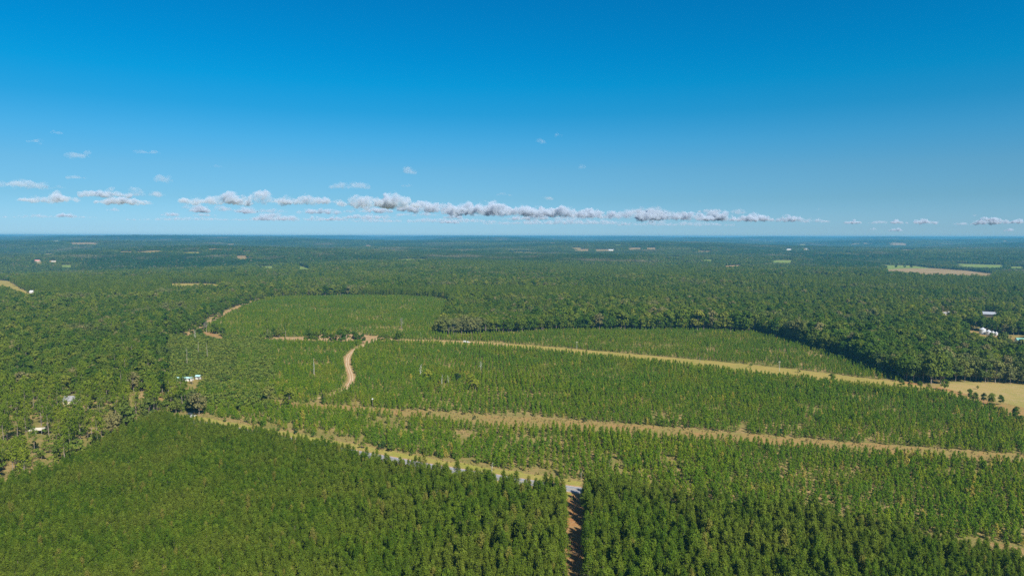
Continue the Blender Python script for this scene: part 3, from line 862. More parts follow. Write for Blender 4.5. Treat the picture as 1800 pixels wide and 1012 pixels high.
o = scatter_object('far_pine_stands', PINE, xp, yp, 1.35 * (0.9 + 0.2 * vnoise(xp, yp, 60)) + rng.normal(size=len(xp)) * 0.06)
o['label'] = 'even dark stands of planted pine beyond the open blocks'
xb, yb = x[is_b], y[is_b]
sb = 0.66 + 0.50 * vnoise(xb, yb, 45, 2.2) + rng.normal(size=len(xb)) * 0.19
db = np.hypot(xb, yb)
sb = np.clip(sb, 0.45, 1.4) * np.where(vnoise(xb, yb, 300, 3.3) > 0.6, 0.8, 1.0)
pxb, pyb, _ = project(xb, yb, 0 * xb)
edge = near_line(poly([(770, 584), (900, 580), (1000, 576), (1200, 576), (1330, 580), (1400, 597), (1500, 630), (1600, 668)]), xb, yb, 60)
sb = np.where(edge, np.maximum(sb, 0.9) * 1.25, sb)
def broad_label(px, py):
    if px < 600: return 'rounded broadleaf tree in the dense wood at the left side'
    if px > 1640 and py > 560: return 'big rounded broadleaf tree in the wood bordering the hay field'
    return 'rounded broadleaf tree in the wood edging the young pine planting at right'
spread(BROAD, 'broadleaf_woods', xb, yb, sb, 16, broad_label, 'tree',
       lambda px, py: 'broadleaf trees at left' if px < 600 else ('broadleaf trees by the hay field' if px > 1640 and py > 560 else 'broadleaf trees edging the planting'),
       'broadleaf woods stretching across the plain')
# scrub
xq, yq = hexgrid(-520, 0, 330, 900, 3.2, 1.0)
pq, qq, dq = project(xq, yq, 0 * xq)
kq = (((pq > 290) & (pq < 480) & (qq > 588) & (qq < 722)) | ((pq < 330) & (qq > 694) & (qq < 900) & (rng.random(len(xq)) < 0.14))) & (pq > -60)
kq &= ~in_any([FRONT_LEFT, CLAY, YARD, BLOCK_C], xq, yq) & keep_off(xq, yq, 13) & ~in_any(sight_polys, xq, yq) & (rng.random(len(xq)) < 0.8)
xq, yq = np.concatenate([xq[kq], xs_]), np.concatenate([yq[kq], ys_])
sq = np.clip(0.9 + 0.9 * vnoise(xq, yq, 20) + rng.normal(size=len(xq)) * 0.2, 0.5, 2.4)
def shrub_label(px, py): return 'leafy green shrub in the scrub at the left of the planting'
spread(SHRUB, 'scrub', xq, yq, sq, 3.4, shrub_label, 'shrub', lambda px, py: 'shrubs in the left scrub', 'green scrub and saplings between the woods and the planting', 120)

# ------------------------------------------------------------------ far woods: patches of canopy
def patch_mesh(seed, size=110.0, pine=False):
    rs = RS(seed); spacing = 5.6 if pine else 8.2
    a, b = np.meshgrid(np.arange(-size/2, size/2, spacing), np.arange(-size/2, size/2, spacing))
    a = a.ravel() + rs.normal(size=a.size) * 2.2; b = b.ravel() + rs.normal(size=b.size) * 2.2
    VV, FF, TT = [], [], []; off = 0
    for cx, cy in zip(a, b):
        Ht = 13 + rs.normal() * (0.7 if pine else 1.8); r_ = 2.6 + rs.random() * 0.6 if pine else 4.2 + rs.random() * 1.6; n = 9 if pine else 17
        q = rs.normal(size=(n, 3)); q /= np.linalg.norm(q, axis=1)[:, None]; q[:, 2] = np.abs(q[:, 2]) * (rs.random(n) > 0.15) 
        p = np.array([cx, cy, Ht - 5.5]) + q * np.array([r_, r_, 5.5])
        V, F = quads(p, q + np.array([0, 0, 0.5]) + rs.normal(size=(n, 3)) * 0.2, 2.4 if pine else 3.2, 3.0 if pine else 3.6, None, rs)
        VV.append(V); FF.append(F + off); off += len(V); TT.append(np.full(len(V), rs.random() * 0.30 if pine else 0.15 + 0.85 * rs.random()))
    V = np.concatenate(VV); F = np.concatenate(FF)
    me = crown_mesh('canopy_patch', (V, F), M['far'])
    at_ = me.attributes.new('tint', 'FLOAT', 'POINT'); at_.data.foreach_set('value', np.concatenate(TT).astype(np.float32))
    return me
class PatchKind: pass
PATCH = PatchKind(); PATCH.name = 'canopy_patch'; PATCH.n = 6; PATCH.col = bpy.data.collections.new('canopy_patches')
for i in range(6):
    PATCH.col.objects.link(bpy.data.objects.new('canopy_patch_%02d' % i, patch_mesh(200 + i, pine=i >= 3)))
X, Y, SC = [], [], []
for r0, r1, sp, sc_ in ((FOREST_R - 40, 8200, 88, 1.0), (8200, 26000, 170, 1.9)):
    x, y = hexgrid(-r1, r1, 1200, r1, sp, sp * 0.08)
    r_ = np.hypot(x, y); k = (r_ > r0) & (r_ < r1) & (np.abs(x) < y * 0.86)
    x, y = x[k], y[k]
    X.append(x); Y.append(y); SC.append(np.full(len(x), sc_))
X = np.concatenate(X); Y = np.concatenate(Y); SC = np.concatenate(SC)
k = np.ones(len(X), bool)
# keep clear of fields: test centre and a ring round it
for P in [p for _, _, p in far_polys] + sight_polys:
    rr = 42.0
    for dx, dy in ((0, 0), (rr, 0), (-rr, 0), (0, rr), (0, -rr), (rr*.7, rr*.7), (-rr*.7, rr*.7), (rr*.7, -rr*.7), (-rr*.7, -rr*.7)):
        k &= ~inside(P, X + dx, Y + dy)
removed = ~k
X2, Y2, S2 = X[k], Y[k], SC[k]
zsc = 1.0
o = scatter_object('distant_woods', PATCH, X2, Y2, S2)
o['label'] = 'unbroken distant forest running to the horizon'
pk = o.data.attributes['pick']
stand = (vnoise(X2, Y2, 650, 6.6) > 0.50).astype(int) * 3 + rng.integers(0, 3, len(X2)); pk.data.foreach_set('value', stand.astype(np.int32))
a = o.data.attributes['size']
sz = np.stack([S2, S2, np.where(S2 > 1.2, 1.15, 1.0) * (0.85 + 0.3 * rng.random(len(S2)))], -1); a.data.foreach_set('vector', sz.ravel())
# single trees fill the rim round far fields
XR, YR, SR = X[removed], Y[removed], SC[removed]
fx, fy = [], []
for cx, cy, s_ in zip(XR, YR, SR):
    w = 52 * s_; q = 9.0 * s_
    ax_, ay_ = np.meshgrid(np.arange(-w, w, q), np.arange(-w, w, q)); fx.append(cx + ax_.ravel() + rng.normal(size=ax_.size) * 2); fy.append(cy + ay_.ravel() + rng.normal(size=ax_.size) * 2)
if fx:
    fx = np.concatenate(fx); fy = np.concatenate(fy)
    k = ~in_any([p for _, _, p in far_polys] + sight_polys, fx, fy) & (np.hypot(fx, fy) > FOREST_R)
    fx, fy = fx[k], fy[k]
    o = scatter_object('distant_field_edge_trees', BROAD, fx, fy, np.clip(0.8 + rng.normal(size=len(fx)) * 0.12, 0.5, 1.2))
    o['label'] = 'woods closing in round the distant fields'
print('counts: far patches', len(X2), 'rim', len(fx))

exec_buildings = True
# ------------------------------------------------------------------ buildings
def gable_house(name, px, py, length, width, wall_h, roof_h, rz, wallm, roofm, label, cat='house', windows=3, z=None, porch=False):
    x, y = at(px, py); zz = float(height(x, y)) + 0.1
    e = empty(name, (x, y, zz), rz, label, cat)
    L2, W2 = length / 2, width / 2
    # walls with gable ends (ridge along local x)
    w = MB().add([(-L2,-W2,0),(L2,-W2,0),(L2,W2,0),(-L2,W2,0),(-L2,-W2,wall_h),(L2,-W2,wall_h),(L2,W2,wall_h),(-L2,W2,wall_h),(-L2,0,wall_h+roof_h),(L2,0,wall_h+roof_h)],
                 [(0,1,5,4),(2,3,7,6),(1,2,6,9,5),(3,0,4,8,7)])
    w.build('wall', wallm, e)
    ov, t = 0.5, 0.18; k = roof_h / W2
    r = MB()
    for s in (-1, 1):
        y0, z0 = s * (W2 + ov), wall_h - k * ov + 0.03
        r.add([(-L2-ov, y0, z0), (L2+ov, y0, z0), (L2+ov, 0, wall_h+roof_h+0.03), (-L2-ov, 0, wall_h+roof_h+0.03),
               (-L2-ov, y0, z0+t), (L2+ov, y0, z0+t), (L2+ov, 0, wall_h+roof_h+0.03+t), (-L2-ov, 0, wall_h+roof_h+0.03+t)],
              [(0,1,2,3),(4,5,6,7),(0,1,5,4),(0,3,7,4),(1,2,6,5)])
    r.build('roof', roofm, e)
    for i in range(windows):
        cx = -L2 + length * (i + 0.7) / (windows + 0.4)
        f = MB().box(cx-0.65, cx+0.65, -W2-0.06, -W2-0.004, wall_h*0.4, wall_h*0.85).build('window', M['white'], e)
        MB().box(cx-0.52, cx+0.52, -W2-0.09, -W2-0.062, wall_h*0.45, wall_h*0.80).build('pane', M['glass'], f)
    if windows:
        cx = L2 - length * 0.12
        MB().box(cx-0.5, cx+0.5, -W2-0.07, -W2-0.004, 0.05, min(2.1, wall_h*0.8)).build('door', M['darkwood'], e)
    return e

mh = gable_house('mobile_home', 325, 669, 12.5, 4.4, 2.5, 0.6, R(4), M['white'], M['teal'], 'long white mobile home with a pale teal roof in the yard at left', 'mobile home', 4)
gable_house('garden_shed', 349, 666, 3.6, 3.0, 2.6, 0.7, R(-10), M['white'], M['teal'], 'small white shed just right of the long mobile home', 'shed', 1)
gable_house('house', 127, 708, 9, 8, 2.6, 2.4, R(8), M['cream'], M['greyroof'], 'house with a weathered grey roof among the tall pines', 'house', 2)
gable_house('house', 33, 662, 8, 7, 2.8, 2.6, R(-12), M['white'], M['blueroof'], 'white house with a dark blue roof deep in the left wood', 'house', 2)
gable_house('barn', 1737, 556, 26, 15, 4.0, 3.0, R(-28), M['darkwood'], M['galvroof'], 'long barn with a pale metal roof among the trees behind the grain bins', 'barn', 0)
gable_house('farm_shed', 1799, 602, 14, 9, 3.2, 1.8, R(-20), M['white'], M['greenroof'], 'shed with a green metal roof at the right edge', 'shed', 2)
gable_house('outbuilding', 1659, 553, 6, 5, 2.6, 1.6, R(10), M['white'], M['greyroof'], 'small white outbuilding left of the long barn', 'outbuilding', 1)
gable_house('outbuilding', 1669, 552, 5, 4, 3, 1.6, R(-10), M['white'], M['white'], 'smallest white hut, right beside the white outbuilding', 'outbuilding', 1)
gable_house('cabin', 56, 515, 6, 6, 3, 2.2, R(5), M['white'], M['white'], 'tiny white cabin beside the dry field at far left', 'cabin', 1)
gable_house('farmhouse', 66, 460, 22, 12, 5, 4, R(5), M['cream'], M['redroof'], 'distant farmhouse with a faded red roof at left', 'house', 3)
gable_house('long_barn', 1075, 440.4, 46, 16, 6, 3, R(3), M['white'], M['white'], 'long white barn on the far clearing at centre right', 'barn', 0)
gable_house('long_barn', 1386, 439.4, 34, 16, 6, 3, R(-6), M['white'], M['white'], 'distant white barn left of a smaller one on the right horizon', 'barn', 0)
gable_house('long_barn', 1418, 438.4, 24, 14, 6, 3, R(8), M['white'], M['white'], 'small distant white barn right of the larger one', 'barn', 0)
gable_house('outbuilding', 95, 460.5, 20, 8, 3.5, 1.5, R(0), M['white'], M['white'], 'pale low outbuilding right of the red roofed farmhouse', 'outbuilding', 0)

def open_shed(px, py):
    x, y = at(px, py)
    e = empty('carport', (x, y, 0), R(12), 'open carport with a pale roof among the tall pines at lower left', 'carport')
    for sx in (-3.2, 0, 3.2):
        for sy in (-2, 2):
            MB().box(sx-.08, sx+.08, sy-.08, sy+.08, 0, 2.6 + (0.25 if sy > 0 else 0)).build('post', M['white'], e)
    MB().add([(-3.8,-2.6,2.62),(3.8,-2.6,2.62),(3.8,2.6,2.95),(-3.8,2.6,2.95),(-3.8,-2.6,2.8),(3.8,-2.6,2.8),(3.8,2.6,3.13),(-3.8,2.6,3.13)],
             [(0,1,2,3),(4,5,6,7),(0,1,5,4),(1,2,6,5),(2,3,7,6),(3,0,4,7)]).build('roof', M['cream'], e)
    MB().box(-3.2, 3.2, 1.85, 1.98, 0.05, 2.5).build('back_wall', M['darkwood'], e)
open_shed(66, 762)

def grain_bin(px, py, r, h, label):
    x, y = at(px, py)
    e = empty('grain_bin', (x, y, 0), 0, label, 'grain bin', 'grain bins in the farm yard')
    n = 28; prof = []
    k = int(h / 0.8)
    for i in range(k + 1):
        z = h * i / k
        prof += [(r, z), (r + 0.05, z + h / k / 2)] if i < k else [(r, z)]
    V = []; F = []
    for (rr, z) in prof:
        V += [(rr * math.cos(2*math.pi*j/n), rr * math.sin(2*math.pi*j/n), z) for j in range(n)]
    for i in range(len(prof) - 1):
        for j in range(n): F.append((i*n+j, i*n+(j+1)%n, (i+1)*n+(j+1)%n, (i+1)*n+j))
    MB().add(V, F).build('wall', M['galv'], e)
    V = []; F = []; rp = [(r + 0.2, h + 0.01), (0.45, h + r * 0.52)]
    for (rr, z) in rp: V += [(rr * math.cos(2*math.pi*j/n), rr * math.sin(2*math.pi*j/n), z) for j in range(n)]
    F = [(j, (j+1)%n, n+(j+1)%n, n+j) for j in range(n)]
    MB().add(V, F).build('roof', M['galv'], e)
    MB().tube([(0,0,h + r*0.50), (0,0,h + r*0.52 + 0.45)], [0.5, 0.42], 12).build('cap', M['white'], e)
    MB().box(-0.55, 0.55, -r-0.14, -r-0.055, 0.3, 2.2).build('door', M['white'], e)
    l = MB()
    for sx in (-0.2, 0.2): l.tube([(r+0.22, sx, 0.3), (r+0.22, sx, h)], 0.03, 4)
    for i in range(int(h / 0.5)): l.tube([(r+0.22, -0.2, 0.5+i*0.5), (r+0.22, 0.2, 0.5+i*0.5)], 0.02, 4)
    l.build('ladder', M['steel'], e)
grain_bin(1727, 587, 3.5, 6.2, 'largest and leftmost silver grain bin in the farm yard')
grain_bin(1737.5, 588.5, 2.6, 4.8, 'second largest silver grain bin, between the big one and the two slim ones')
grain_bin(1745, 589.5, 1.7, 4.4, 'slim silver grain bin, third from the left')
grain_bin(1751, 590, 1.7, 3.8, 'shortest slim silver grain bin at the right end of its row')

def pickup(px, py, rz, paint, label, name='pickup_truck', cat='pickup truck'):
    x, y = at(px, py)
    e = empty(name, (x, y, 0.03), rz, label, cat)
    b = MB().prism([(-2.7,0.45),(-2.7,1.05),(-0.9,1.08),(1.1,1.08),(2.5,0.98),(2.7,0.8),(2.7,0.45)], -0.92, 0.92)
    b.build('body', paint, e)
    MB().prism([(-0.95,1.09),(-0.8,1.82),(0.45,1.84),(1.15,1.09)], -0.82, 0.82).build('cab', paint, e)
    MB().prism([(-0.80,1.2),(-0.70,1.70),(0.40,1.72),(0.92,1.2)], -0.84, 0.84).build('window', M['glass'], e)
    MB().box(-2.6, -1.1, -0.75, 0.75, 1.06, 1.09).build('cargo_bed', M['darkwood'], e)
    for sx in (-1.75, 1.75):
        for sy in (-0.86, 0.86):
            t = MB().tube([(sx, sy-0.12, 0.4), (sx, sy+0.12, 0.4)], 0.4, 14).build('wheel', M['rubber'], e)
            MB().tube([(sx, sy-0.135, 0.4), (sx, sy+0.135, 0.4)], 0.2, 10).build('rim', M['steel'], t)
    for sy in (-0.7, 0.7): MB().box(2.69, 2.74, sy-0.14, sy+0.14, 0.72, 0.88).build('headlight', M['white'], e)
    return e
def car(px, py, rz, paint, label):
    x, y = at(px, py)
    e = empty('parked_car', (x, y, 0.03), rz, label, 'car')
    MB().prism([(-2.2,0.35),(-2.25,0.8),(-2.0,1.0),(1.2,1.0),(2.1,0.82),(2.25,0.6),(2.2,0.35)], -0.88, 0.88).build('body', paint, e)
    MB().prism([(-1.8,1.01),(-1.4,1.45),(0.3,1.47),(1.1,1.01)], -0.76, 0.76).build('window', M['glass'], e)
    MB().prism([(-1.4,1.46),(0.3,1.48),(0.25,1.53),(-1.3,1.52)], -0.74, 0.74).build('roof', paint, e)
    for sx in (-1.4, 1.4):
        for sy in (-0.82, 0.82):
            t = MB().tube([(sx, sy-0.1, 0.33), (sx, sy+0.1, 0.33)], 0.33, 14).build('wheel', M['rubber'], e)
            MB().tube([(sx, sy-0.115, 0.33), (sx, sy+0.115, 0.33)], 0.18, 10).build('rim', M['steel'], t)
pickup(821.5, 602.2, R(-8), M['white'], 'white pickup truck parked on the far dirt road')
def cargo_trailer(px, py, rz, label):
    x, y = at(px, py)
    e = empty('trailer', (x, y, 0.03), rz, label, 'trailer')
    MB().box(-1.3, 1.3, -0.9, 0.9, 0.55, 2.2).build('body', M['white'], e)
    MB().tube([(1.3,0,0.5),(2.3,0,0.5)], 0.06, 6).build('drawbar', M['steel'], e)
    for sy in (-0.98, 0.98): MB().tube([(0, sy-0.1, 0.33), (0, sy+0.1, 0.33)], 0.33, 12).build('wheel', M['rubber'], e)
cargo_trailer(816.8, 602.0, R(-8), 'small white box trailer behind the white pickup truck')
car(334, 729, R(20), M['carblack'], 'dark car parked on the dry grass behind the foreground pines at left')
car(339, 732.5, R(70), M['white'], 'white car parked beside the dark car behind the foreground pines')

# ------------------------------------------------------------------ poles
def pole(px, py, h, label, lamp=False):
    x, y = at(px, py); z = float(height(x, y))
    e = empty('utility_pole', (x, y, z), R(20), label, 'pole')
    MB().tube([(0,0,0),(0,0,h)], [0.17, 0.11], 8).build('post', M['snag'], e)
    MB().box(-1.2, 1.2, -0.06, 0.06, h-0.7, h-0.55).build('crossarm', M['snag'], e)
    for sx in (-1.1, 0, 1.1): MB().tube([(sx,0,h-0.55),(sx,0,h-0.3)], 0.07, 6).build('insulator', M['white'], e)
pole(1370, 652, 9, 'slim grey utility pole beside the yellow grass lane')
pole(1014, 613, 8, 'pale pole left of the middle of the yellow grass lane')
def feeder(px, py):
    x, y = at(px, py)
    e = empty('nest_box_pole', (x, y, 0), 0, 'thin pole with a white box on top beside the brown grass strip', 'pole')
    MB().tube([(0,0,0),(0,0,5.6)], 0.09, 6).build('post', M['bark'], e)
    MB().box(-0.45, 0.45, -0.4, 0.4, 5.6, 6.4).build('box', M['white'], e)
feeder(655, 715.5)

# ------------------------------------------------------------------ notable single trees
def bare(px, py, H, Rm, label, mat='snag', nb=9, thick=0.22, cat='dead tree', seed=0):
    x, y = at(px, py); z = float(height(x, y))
    w = bare_shape(RS(400 + seed), H, Rm, nb, thick)
    o = w.build('bare_tree', M[mat], None, (x, y, z))
    tag(o, label, cat)
for i, (px, py, H, Rm, nb, label, mt) in enumerate([
    (739.5, 667, 12, 2.2, 8, 'white leafless snag left of the two yellow green trees', 'snag'),
    (777, 681, 10, 0.9, 4, 'thin white dead trunk standing between the yellow green trees', 'snag'),
    (788, 679, 8.5, 2.6, 5, 'forked white dead tree just right of the thin dead trunk', 'snag'),
    (552, 660, 14, 0.9, 6, 'lone slim pale dead trunk in the young pines left of the curving track', 'snag'),
    (845, 655, 9, 3.4, 16, 'bushy grey leafless tree right of the larger yellow green tree', 'snag'),
    (706, 578, 13, 4.6, 26, 'lone wide grey leafless tree in the far planting', 'twig'),
    (343, 600, 12, 2.4, 7, 'bleached dead tree below the red clay clearing', 'snag'),
    (329, 645, 17, 2.0, 9, 'tall grey dead trunk at the edge of the left wood', 'twig'),
    (365, 634, 16, 1.6, 7, 'second grey dead trunk, right of the taller one', 'twig'),
    (349, 626, 14, 1.2, 5, 'thin grey dead trunk between two thicker ones', 'twig'),
    (363, 584, 13, 4.6, 18, 'spreading grey tree beside the clay clearing', 'twig'),
    (1230, 640, 7, 1.4, 6, 'small bare sapling by the yellow grass lane', 'twig'),
    (865, 838, 7, 1.6, 7, 'bare pale sapling on the verge of the paved road', 'snag'),
    (740, 596, 8, 1.0, 4, 'small white dead stem beside the far dirt road', 'snag'),
    (1022, 842, 4, 1.2, 5, 'low bare bush on the grass verge by the lane mouth', 'twig')]):
    bare(px, py, H * 1.1, Rm, label, mt, nb, 0.24 if H > 9 else 0.15, seed=i)

def lone(kind, px, py, s, label, cat='tree', mat=None, name=None, i=None, zs=1.0):
    x, y = at(px, py)
    return individual(kind, x, y, s, label, cat, None, name, i, mat, zs)
lone(BROAD, 752, 668, 0.62, 'smaller yellow green tree in the middle of the young pines', mat=M['gold'])
lone(BROAD, 828, 681, 0.74, 'larger yellow green tree in the middle of the young pines', mat=M['gold'])
lone(BROAD, 836, 686, 0.6, 'yellow green tree just right of the larger one', mat=M['gold'])
lone(BROAD, 805, 672, 0.52, 'dark round tree between the yellow green trees', mat=M['dark'])
lone(BROAD, 755, 671, 0.30, 'small dark tree under the smaller yellow green tree', mat=M['dark'])
lone(YOUNG, 567.5, 709, 1.35, 'dark evergreen standing alone at the edge of the brown grass strip', 'pine tree', M['dark'], 'evergreen_tree')
lone(YOUNG, 618.5, 641, 1.1, 'dark evergreen on the inside of the curving dirt track', 'pine tree', M['dark'], 'evergreen_tree')
lone(BROAD, 352, 555, 0.85, 'round pale yellow tree in the wood above the diagonal track', mat=M['gold'])
lone(BROAD, 1462, 674, 0.55, 'leafy tree standing alone across the yellow grass lane')
lone(TALL, 1446, 684, 0.42, 'small scraggy pine poking over the yellow grass lane', 'pine tree')
for px, py, s, lab in ((1585, 680, 0.42, 'first bushy roadside tree from the left beside the lane'), (1600, 681, 0.38, 'second bushy roadside tree beside the lane'),
                       (1617, 683, 0.42, 'third bushy roadside tree beside the lane'), (1632, 685, 0.34, 'fourth, smallest bushy roadside tree beside the lane')):
    lone(BROAD, px, py, s, lab)
for px, py, s, m_, lab in ((1704, 702, 0.66, None, 'airy young tree at the left end of the row by the hay field'), (1714, 706, 0.60, None, 'thin tree second from left in the row by the hay field'),
                       (1729, 708, 0.62, 'dark', 'dark narrow tree in the middle of the row by the hay field'), (1742, 712, 0.74, None, 'tall round headed pine in the row by the hay field'),
                       (1759, 711, 0.60, None, 'round tree at the right end of the row by the hay field'), (1687, 700, 0.5, None, 'small pine beside the red farm track'),
                       (1785, 735, 0.68, None, 'pine at the right edge below the hay field')):
    lone(BROAD, px, py, s * 0.68, lab, 'tree', M[m_] if m_ else None, zs=1.15)
_er = random.Random(9)
for _ in range(34):
    t_ = _er.random() ** 0.8
    ex, ey = 1668 + 145 * t_, 697 + 62 * t_ ** 1.3 + _er.uniform(-5, 6)
    lone(BROAD if _er.random() < .45 else SHRUB, ex, ey, _er.uniform(0.26, 0.42) if ex > 1740 else _er.uniform(0.16, 0.30), 'low scrubby tree along the edge between the young pines and the hay field')['group'] = 'scrub trees along the hay field edge'
lone(BROAD, 1660, 686, 0.6, 'leafy tree at the corner of the hay field and the grass lane')
lone(BROAD, 1718, 684, 0.2, 'small round tree out on the hay field')
lone(TALL, 1058, 890, 0.82, 'bright green pine at the mouth of the dirt lane', 'pine tree', M['tall'])
lone(TALL, 987, 884, 0.72, 'grey green pine leaning over the road left of the lane mouth', 'pine tree', M['shrub'])
lone(BROAD, 1112, 1000, 0.5, 'bright green leafy tree rising among the foreground pines', mat=M['gold'])
lone(BROAD, 1062, 962, 0.42, 'yellow green leafy tree among the pines right of the lane', mat=M['gold'])
lone(TALL, 318, 679, 0.58, 'slim pine standing in front of the left half of the mobile home', 'pine tree')
lone(TALL, 338, 676, 0.62, 'slim pine standing in front of the right end of the mobile home', 'pine tree')
lone(BROAD, 265, 722, 0.42, 'round green tree on the corner above the foreground stand')
lone(BROAD, 240, 708, 0.4, 'dark tree in the sandy yard left of the mobile home', mat=M['dark'])
for px, py, s in ((1575, 472, 0.85), (1590, 471.6, 0.9), (1602, 471.8, 1.1), (1557, 474, 0.9)):
    lone(BROAD, px, py, s * 1.25, {1575: 'dark round tree left of the pair on the far green pasture', 1590: 'dark round tree in the middle of the far green pasture', 1602: 'widest dark round tree on the far pasture', 1557: 'dark low tree at the left end of the tan field'}[px], mat=M['dark'])
# dark shrubs dotted on the brown strip and its edges
spots = [(395, 741, .9, 0), (432, 742, 1.1, 0), (460, 748, .9, 1), (490, 757, 1.0, 0), (520, 762, 1.0, 1), (552, 768, 1.0, 0), (583, 776, 1.1, 0), (636, 788, 1.2, 0), (672, 790, 1.4, 1), (688, 793, 1.4, 0),
         (723, 800, .8, 0), (710, 722, .9, 0), (755, 729, .8, 1), (776, 723, 1.1, 0), (816, 728, 1.2, 0), (834, 737, .7, 1), (852, 728, .9, 0), (1028, 742, .8, 1), (1070, 741, 1.0, 0), (1163, 748, 1.0, 0),
         (1205, 753, .8, 1), (1258, 748, 1.1, 0), (1330, 762, 1.0, 0), (1372, 765, 1.2, 1), (1420, 768, 1.0, 0), (1450, 773, 1.1, 0), (1545, 802, 1.2, 0), (1580, 806, 1.2, 0), (1598, 783, 1.1, 1), (1680, 785, 1.3, 0),
         (1765, 792, 1.4, 0), (913, 614, .9, 0), (1031, 619, .8, 1), (1150, 634, .9, 0), (1320, 645, 1.0, 0), (1404, 655, 1.0, 0), (393, 599, 1.2, 0), (525, 588, 1.1, 1), (592, 586, 0.9, 0), (674, 591, 1.1, 0)]
for px, py, s, dk in spots:
    x, y = at(px, py)
    side = 'the paved road verge' if 735 <= py and px < 740 else ('the brown grass strip' if py > 700 else 'the far sandy lane')
    individual(SHRUB, x, y, s, ('dark ' if dk else '') + 'rounded bush growing beside ' + side, 'bush', 'bushes beside ' + side, 'bush', None, M['dark'] if dk else None)
# tufts of dry grass on strips and verges
tx, ty = hexgrid(-480, 620, 300, 760, 2.6, 0.9)
k = (inside(STRIP2, tx, ty) | (near_line(ROAD, tx, ty, 15) & ~near_line(ROAD, tx, ty, 9)) | inside(BLOCK_A, tx, ty)) & (rng.random(len(tx)) < 0.45) & in_frame(tx, ty, 0 * tx, 30)
tx, ty = tx[k], ty[k]
def tuft_shape(rs):
    n = 22; a = rs.random(n) * 6.283
    cen = np.stack([np.cos(a) * 0.35 * rs.random(n), np.sin(a) * 0.35 * rs.random(n), 0.35 + 0.3 * rs.random(n)], -1)
    V, F = quads(cen, np.stack([np.cos(a), np.sin(a), 0.5 + 0 * a], -1), 0.28, 0.9, np.stack([np.cos(a) * .4, np.sin(a) * .4, 1 + 0 * a], -1), rs)
    return (V, F), MB().tube([(0,0,-.1),(0,0,.1)], .03, 3)
TUFT = Kind('grass_tuft', [tuft_shape(RS(600 + i)) for i in range(3)], M['grass_tuft'], M['bark'])
o = scatter_object('dry_grass', TUFT, tx, ty, 0.8 + 0.6 * rng.random(len(tx)))
o['label'] = 'tufts of dry grass on the strips and verges'

# ------------------------------------------------------------------ clouds: real bodies of vapour above the haze
def cloud_mat(name, dens, lo, hi, size):
    m, N, L = new_mat(name)
    g = N.new('ShaderNodeNewGeometry')
    n = noise(N, L, g.outputs['Position'], 1.0 / size, 5.0, 0.62)
    mr = N.new('ShaderNodeMapRange'); mr.inputs[1].default_value = lo; mr.inputs[2].default_value = hi
    mr.inputs[3].default_value = 0.0; mr.inputs[4].default_value = dens
    L.new(n.outputs['Fac'], mr.inputs[0])
    v = N.new('ShaderNodeVolumePrincipled')
    v.inputs['Color'].default_value = (0.74, 0.84, 0.95, 1)  # colour dimmed towards blue to stand in for air haze before distant clouds
    v.inputs['Anisotropy'].default_value = -0.1
    L.new(mr.outputs[0], v.inputs['Density'])
    o = N.new('ShaderNodeOutputMaterial'); L.new(v.outputs[0], o.inputs['Volume'])
    return m
CM = {1: cloud_mat('thick_cloud_vapour', 0.0120, 0.44, 0.70, 520), 2: cloud_mat('soft_cloud_vapour', 0.0045, 0.45, 0.70, 400), 3: cloud_mat('thin_cloud_vapour', 0.0042, 0.46, 0.68, 240)}
tex1 = bpy.data.textures.new('cloud_lumps', 'CLOUDS'); tex1.noise_scale = 330; tex1.noise_depth = 3
tex2 = bpy.data.textures.new('cloud_wisps', 'CLOUDS'); tex2.noise_scale = 110; tex2.noise_depth = 3
def cloud(px, py, w, h, thick, label, seed, big=False, name='cloud'):
    """px, py: middle of the base line; w, h in photo pixels"""
    rs = RS(800 + seed)
    base_z = 1300.0
    el = math.atan((HORIZON - py) / FPX)
    D = min((base_z - CAM_Z) / math.tan(el), 62000)
    z0 = CAM_Z + D * math.tan(el)
    d = ray(px, py); d.z = 0
    cx, cy = d.x * D / math.hypot(1, 0), d.y * D
    f = D / d.y * d.y
    cx = d.x / d.y * D; cy = D
    wm, hm = w / FPX * D, h * 1.15 / FPX * D
    n = max(5, int(w / max(h, 1) * 7) + 4)
    bm = bmesh.new()
    env = rs.random(8)
    for i in range(n):
        t = rs.random() * 2 - 1
        e = (1 - abs(t) ** 2.2) * (0.35 + 0.65 * env[int((t + 1) * 3.99)])
        r = hm * (0.18 + 0.30 * rs.random()) * (0.5 + 0.5 * e)
        ox, oy = t * wm / 2, rs.normal() * hm * 0.5
        oz = rs.random() * max(hm * e - r * 1.2, 0)
        g = bmesh.ops.create_icosphere(bm, subdivisions=2, radius=1.0)
        for v in g['verts']:
            v.co = Vector((ox + v.co.x * r * 1.5, oy + v.co.y * r * 1.4, max(oz + v.co.z * r, -hm * 0.06 * (1 + 0.5 * math.sin(v.co.x * 3)))))
    me = bpy.data.meshes.new(name); bm.to_mesh(me); bm.free()
    me.materials.append(CM[thick])
    o = link(name, me, None, (cx, cy, z0))
    rm = o.modifiers.new('merge', 'REMESH'); rm.mode = 'VOXEL'; rm.voxel_size = max(hm / 16, wm / 220)
    for tx_, st in ((tex1, 0.55), (tex2, 0.28)):
        dm = o.modifiers.new('billow', 'DISPLACE'); dm.texture = tx_; dm.texture_coords = 'GLOBAL'; dm.strength = hm * st; dm.mid_level = 0.5
    tag(o, label, 'cloud', 'clouds along the horizon')
    return o
